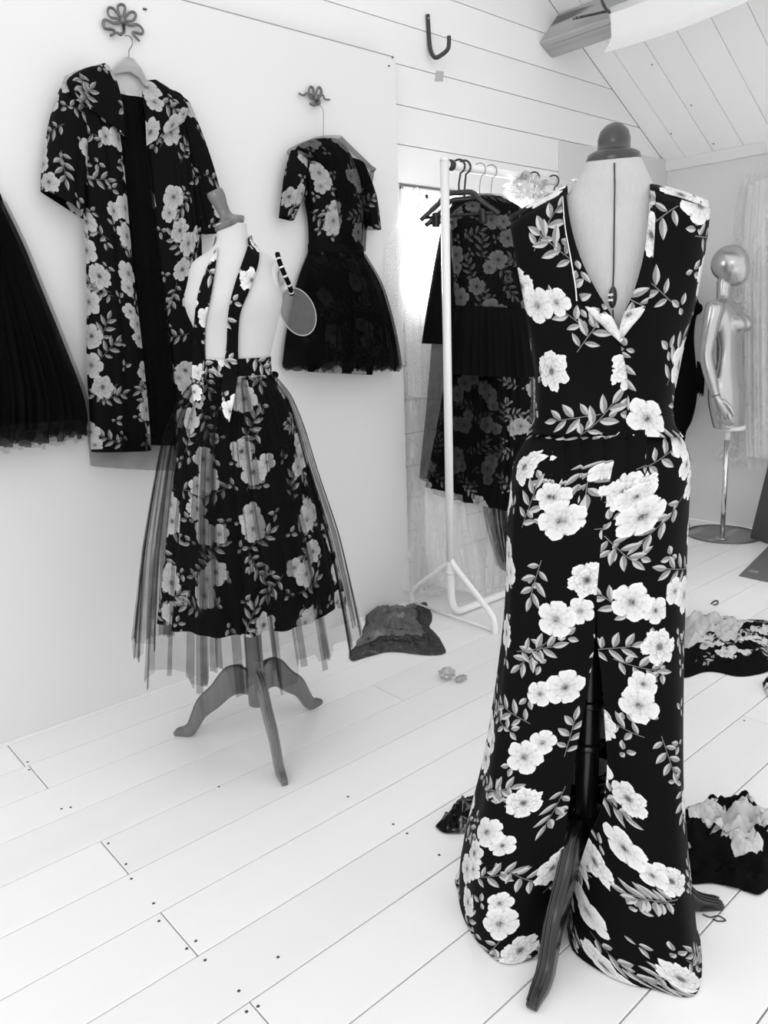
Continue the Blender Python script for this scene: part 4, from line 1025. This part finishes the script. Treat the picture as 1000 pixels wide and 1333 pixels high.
scrap('fabric_scrap', 'tiny floral offcut at the edge of the bare planks', 'fabric', [(994, 890), (1004, 884), (1016, 890), (1014, 908), (998, 908)], [('cloth', 'fls', 1.0, .03, 17.6, (0, 0))])
tb = thing('tissue_ball', 'small crumpled clear wrapper lying on the bare planks', 'wrapper', on_z(588, 884))
p = on_z(582, 884); vs, fs = crumple('wrapper', p+V3((0, 0, .022)), (.032, .030, .022), 'film', 8.8, amp=.5, sub=3)
obj('wrapper', vs, fs, film_mat('wrapper_film', .5, .5, gloss=.2), tb, smooth=False)
p = on_z(600, 887); vs, fs = crumple('wrapper', p+V3((0, 0, .012)), (.030, .016, .012), 'film', 5.8, amp=.5, sub=3)
obj('wrapper_tail', vs, fs, film_mat('wrapper_film_grey', .4, .5, gloss=.2), tb, smooth=False)
tag(Mb().tube(crp([on_z(915, 1190, .002), on_z(925, 1194, .002), on_z(935, 1192, .002), on_z(945, 1198, .002), on_z(935, 1199, .002), on_z(928, 1196, .002)], 20), .0013, 5).build('thread_snip', 'thread'), 'dark snip of thread lying by the stand foot', 'thread')
tag(Mb().tube(crp([on_z(926, 786, .002), on_z(931, 782, .003), on_z(935, 783, .002), on_z(933, 787, .002), on_z(928, 787, .002)], 14), .003, 5).build('thread_snip', 'thread'), 'tiny dark curl lying on a plank joint near the round base', 'thread')
# grey mat with printed label, charcoal board leaning
mt = thing('cutting_mat', 'grey cutting mat with small pale label lying on planks', 'mat', on_z(985, 735))
q = [on_z(*a) for a in ((962, 750), (1001, 711), (1060, 722), (1035, 766))]
Mb().prism(q, (0, 0, .004)).build('mat_sheet', 'mat_', mt, smooth=False, bevel=.001)
q = [on_z(a, b, .0045) for a, b in ((974, 744), (976, 741.5), (988, 743.5), (987, 746.5))]
Mb().prism(q, (0, 0, .0006)).build('printed_label', 'print_', mt, smooth=False)
lb = thing('portfolio_board', 'tall charcoal board leaning at the right beside the round base', 'board', on_z(990, 700))
g0, g1 = on_z(980, 700), on_z(1040, 720); hv = (g1-g0); hv.z = 0
tp0 = on_plane(1003, 608, g0, V3((FW.x, FW.y, 0)).normalized()); lean = tp0-g0
nn_ = hv.cross(lean).normalized()*.02
Mb().prism([g0, g0+hv, g0+hv+lean*1.25, g0+lean*1.25], nn_).build('panel', 'darkboard', lb, smooth=False, bevel=.003)
Mb().prism([g0-V3((0, 0, -.001)), g0+hv+V3((0, 0, .001)), g0+hv+lean*.03, g0+lean*.03], -nn_*.3).build('edge_strip', 'greypaper', lb, smooth=False)

# ------------------------------------------------------------------ mannequins at the back
def remeshed(mb, name, m, parent, vox=.006, sm=6, it=.5):
    off = origin(parent)
    me = bpy.data.meshes.new(name); me.from_pydata([tuple(v-off) for v in mb.v], [], mb.f); me.update()
    o = bpy.data.objects.new(name, me); COL.objects.link(o); o.parent = parent
    r = o.modifiers.new('remesh', 'REMESH'); r.mode = 'VOXEL'; r.voxel_size = vox; r.use_smooth_shade = True
    s = o.modifiers.new('smooth', 'SMOOTH'); s.iterations = sm; s.factor = it
    me.materials.append(M[m]); 
    dg = bpy.context.evaluated_depsgraph_get(); e = bpy.data.meshes.new_from_object(o.evaluated_get(dg)); o.modifiers.clear(); o.data = e
    e.polygons.foreach_set('use_smooth', [True]*len(e.polygons))
    if not e.materials: e.materials.append(M[m])
    return o
def loft(mb, rings, seg=28):
    vs = [p for r in rings for p in r]; n = len(rings[0]); fs = []
    for k in range(len(rings)-1):
        for j in range(n): fs.append((k*n+j, k*n+(j+1) % n, (k+1)*n+(j+1) % n, (k+1)*n+j))
    fs += [tuple(range(n-1, -1, -1)), tuple(range((len(rings)-1)*n, len(rings)*n))]
    mb.add(vs, fs)

CS = (3.58*K, 1.60*K); s1, s2 = frame(CS); CS0 = V3((CS[0], CS[1], 0))
sm = thing('mannequin', 'silver egg-headed female half mannequin on steel pole and round base', 'mannequin', CS0)
fwd = (s1*.95+s2*.31).normalized(); sid = (s2*.95-s1*.31).normalized()        # faces the right, its right side toward the room
PXM = 1/ (FPX/ (CS0-CAM).dot(FW)) 
def bs_(x, y): 
    p = on_b(CS, x, y); return (p-CS0).dot(s1), p.z
body = Mb(); rings = []
# (y, back x, front x, half width)
for (y, xb, xf, hw) in cr([(556, 930, 968, .105), (545, 927, 969, .112), (520, 923, 970, .130), (500, 925, 969, .130), (480, 933, 966, .112), (460, 937, 964, .100), (445, 936, 965, .105), (425, 932, 967, .118), (405, 929, 962, .122), (396, 930, 957, .105), (390, 933, 953, .062), (384, 933.5, 953, .045), (375, 933.5, 953, .043), (366, 933, 955, .043)], 44):
    sb, z = bs_(xb, y); sf_, _ = bs_(xf, y); mid = (sb+sf_)/2; hd = (sf_-sb)/2
    rings.append([CS0+s1*mid+fwd*(hd*math.cos(t))+sid*(hw*math.sin(t))+V3((0, 0, z)) for t in [2*PI*i/32 for i in range(32)]])
loft(body, rings)
for k in (1, -1):
    sx_, z = bs_(964, 421); q = CS0+s1*sx_+V3((0, 0, z))+sid*(.048*k)
    body.ball(q-fwd*.012, (.052, .052, .05)); body.ball(q+fwd*.008+V3((0, 0, -.006)), (.040, .040, .036))
Rm = Matrix((fwd, sid, V3((0, 0, 1)))).transposed()
sx_, z = bs_(950, 346); hd = CS0+s1*sx_+V3((0, 0, z))
body.ball(hd+V3((0, 0, .012)), (.092, .072, .088), Rm, 28, 18)
body.ball(hd+fwd*.018+V3((0, 0, -.022)), (.080, .062, .075), Rm, 28, 18); body.ball(hd+fwd*.034+V3((0, 0, -.045)), (.060, .050, .056), Rm, 28, 18)
def arm(k, pts, hand=True):
    P = [CS0+s1*bs_(x, y)[0]+V3((0, 0, bs_(x, y)[1]))+sid*w_ for x, y, w_, r in pts]
    C = crp(P, 30); rr2 = [q[0] for q in cr([(r,) for *_, r in pts], 30)]
    body.tube(C, rr2, 16); body.ball(C[0], (rr2[0], rr2[0], rr2[0]))
    d_ = (C[-1]-C[-3]).normalized()
    return C[-1], d_
A_ = .118
w1, dw = arm(1, [(941, 402, A_, .046), (938, 420, A_+.008, .041), (934, 444, A_+.012, .036), (932, 462, A_+.016, .033), (937, 484, A_+.022, .031), (943, 504, A_+.028, .022), (945, 512, A_+.030, .020)])
w2, _ = arm(-1, [(931, 401, -A_, .046), (930, 440, -A_-.02, .036), (928, 470, -A_-.03, .032), (926, 505, -A_-.035, .022), (925, 515, -A_-.035, .02)])
def hand(w, dn, sd):
    n0 = len(body.v)
    loft(body, [[w+dn*t+fwd*(a*math.cos(q))+sid*(b*math.sin(q)) for q in [2*PI*i/14 for i in range(14)]] for t, a, b in ((-.005, .019, .016), (.02, .026, .014), (.05, .035, .013), (.075, .034, .012), (.085, .028, .010))])
    for i, (o_, L) in enumerate(((-.026, .050), (-.009, .062), (.009, .066), (.026, .058))):
        a = w+dn*.075+fwd*o_; body.tube([a, a+dn*L*.5+sid*.004*sd, a+dn*L*.85-sid*.006*sd, a+dn*L-sid*.010*sd], [.0085, .008, .0075, .006], 8)
    a = w+dn*.02+fwd*.024; body.tube([a, a+dn*.03+fwd*.018, a+dn*.058+fwd*.022, a+dn*.072+fwd*.018], [.010, .0095, .0085, .006], 8)
    for i in range(n0, len(body.v)): body.v[i] = w+(body.v[i]-w)*1.18
hand(w1, (dw+fwd*.18).normalized(), 1); hand(w2, V3((0, 0, -1)), -1)
bo = remeshed(body, 'body', 'silver', sm, .0055, 5)
Mb().tube([w1-dw*.004, w1+dw*.002], .0225, 16).build('wrist_joint', 'pewter', sm)
sb, zb2 = bs_(930, 556); sf_, _ = bs_(968, 556); mid = (sb+sf_)/2
Mb().lathe([(.0001, -.008), (.098, -.008), (.098, .012)], CS0+s1*mid+V3((0, 0, zb2)), seg=28, ratio=.80).build('base_cap', 'hip', sm)
pf = on_z(940, 703); ptp = CS0+s1*bs_(947.5, 562)[0]; ptp.z = zb2-.005
Mb().tube([V3((pf.x, pf.y, .008)), ptp-V3((0, 0, .05))], .0125, 16).build('pole', 'chrome', sm)
Mb().tube([ptp-V3((0, 0, .06)), ptp], .0155, 16).build('pole_socket', 'hip', sm)
bc = on_z(941.5, 696)
disc = Mb().lathe([(.0001, 0), (.172*K*1.0, 0), (.172*K, .006), (.0001, .007)], (bc.x, bc.y, 0), seg=48).build('base_plate', 'glass', sm)
ed = [V3((bc.x+.172*K*math.cos(t), bc.y+.172*K*math.sin(t), .005)) for t in [2*PI*i/64 for i in range(65)]]
Mb().tube(ed, .0042, 6, cap=False).build('base_rim', 'pewter', sm)
Mb().lathe([(.026, .0065), (.026, .011), (.014, .013)], (pf.x, pf.y, 0), seg=20).build('pole_flange', 'chrome', sm)

# black dress on a form beside it
CB = tuple(on_z(874, 683))[:2]; b1, b2 = frame(CB); CB0 = V3((CB[0], CB[1], 0))
bm_ = thing('dress_form', 'dark dress form in fringed black dress behind the floral gown', 'dress form', CB0)
BR = ringrows(CB, [(352, 868, 884, .8), (362, 864, 890, .8), (372, 862, 901, .7), (388, 862, 908, .7), (402, 861, 911, .75), (418, 862, 906, .75), (445, 862, 904, .75), (480, 860, 907, .75), (515, 858, 908, .75), (545, 858, 902, .75), (562, 858, 894, .75), (580, 860, 891, .75)], 40)
ringloft('dress', CB, BR, 'black', bm_, nc=60, fold=folds(77, 5, 4, 10), amp=lambda v: .012+.02*v, cap=True)
sx_ = on_b(CB, 906, 402, 0); Mb().ball(sx_, (.036, .036, .034)).build('bust', 'black', bm_)
fg = Mb()
for i in range(12):
    p = on_b(CB, 908+i*.9, 470+i*.5, .03); fg.tube([p, p-V3((0, 0, .09)), p-V3((0, 0, .165+.01*math.sin(i*2.3)))], .0032, 5)
fg.build('fringe', 'black', bm_)
Mb().tube([(CB[0], CB[1], .015), (CB[0], CB[1], BR[-1][0]+.02)], .014, 12).build('pole', 'blackmetal', bm_)
Mb().lathe([(.0001, 0), (.10, 0), (.10, .008), (.02, .018), (.0001, .018)], (CB[0], CB[1], 0), seg=32).build('base_plate', 'blackmetal', bm_)

# wrapped white garment hanging on the eave wall
Pe = lambda x, y: on_x(x, y, XE-.03)
ne = V3((-1, 0, 0))
wg = thing('wrapped_gown', 'white gown in a long clear plastic cover hanging on the end wall', 'dress', Pe(985, 610))
hang('gown', [(975, 240, 1050, 222, .04, .004), (966, 300, 1070, 300, .05, .012), (962, 400, 1080, 410, .06, .018), (962, 500, 1085, 515, .07, .022), (964, 590, 1085, 605, .07, .022)], Pe, ne, 'curtain', wg, 13, 91, nc=90)
hang('plastic_cover', [(968, 232, 1050, 205, .06, .006), (957, 290, 1075, 280, .085, .010), (955, 400, 1085, 410, .095, .014), (955, 500, 1090, 515, .10, .016), (957, 590, 1092, 608, .10, .018), (966, 606, 1090, 622, .10, .018)], Pe, ne, 'film', wg, 8, 92, nc=90, back=False)
crv, crf = crumple('film', Pe(966, 400)+V3((-.06, .0, 0)), (.05, .07, .05), 'film', 2.7, amp=.7)
obj('cover_bunch', crv, crf, 'film', wg, smooth=False)
crv, crf = crumple('film', Pe(958, 590)+V3((-.05, .0, 0)), (.05, .08, .05), 'film', 6.7, amp=.7)
obj('cover_bunch', crv, crf, 'film', wg, smooth=False)
hb_ = Pe(1005, 208); Mb().tube(crp([hb_+V3((.0, 0, -.02)), hb_+V3((-.02, 0, .03)), hb_+V3((0, .0, .06)), hb_+V3((.026, 0, .05))], 16), .003, 6).build('hanger_hook', 'wire', wg)
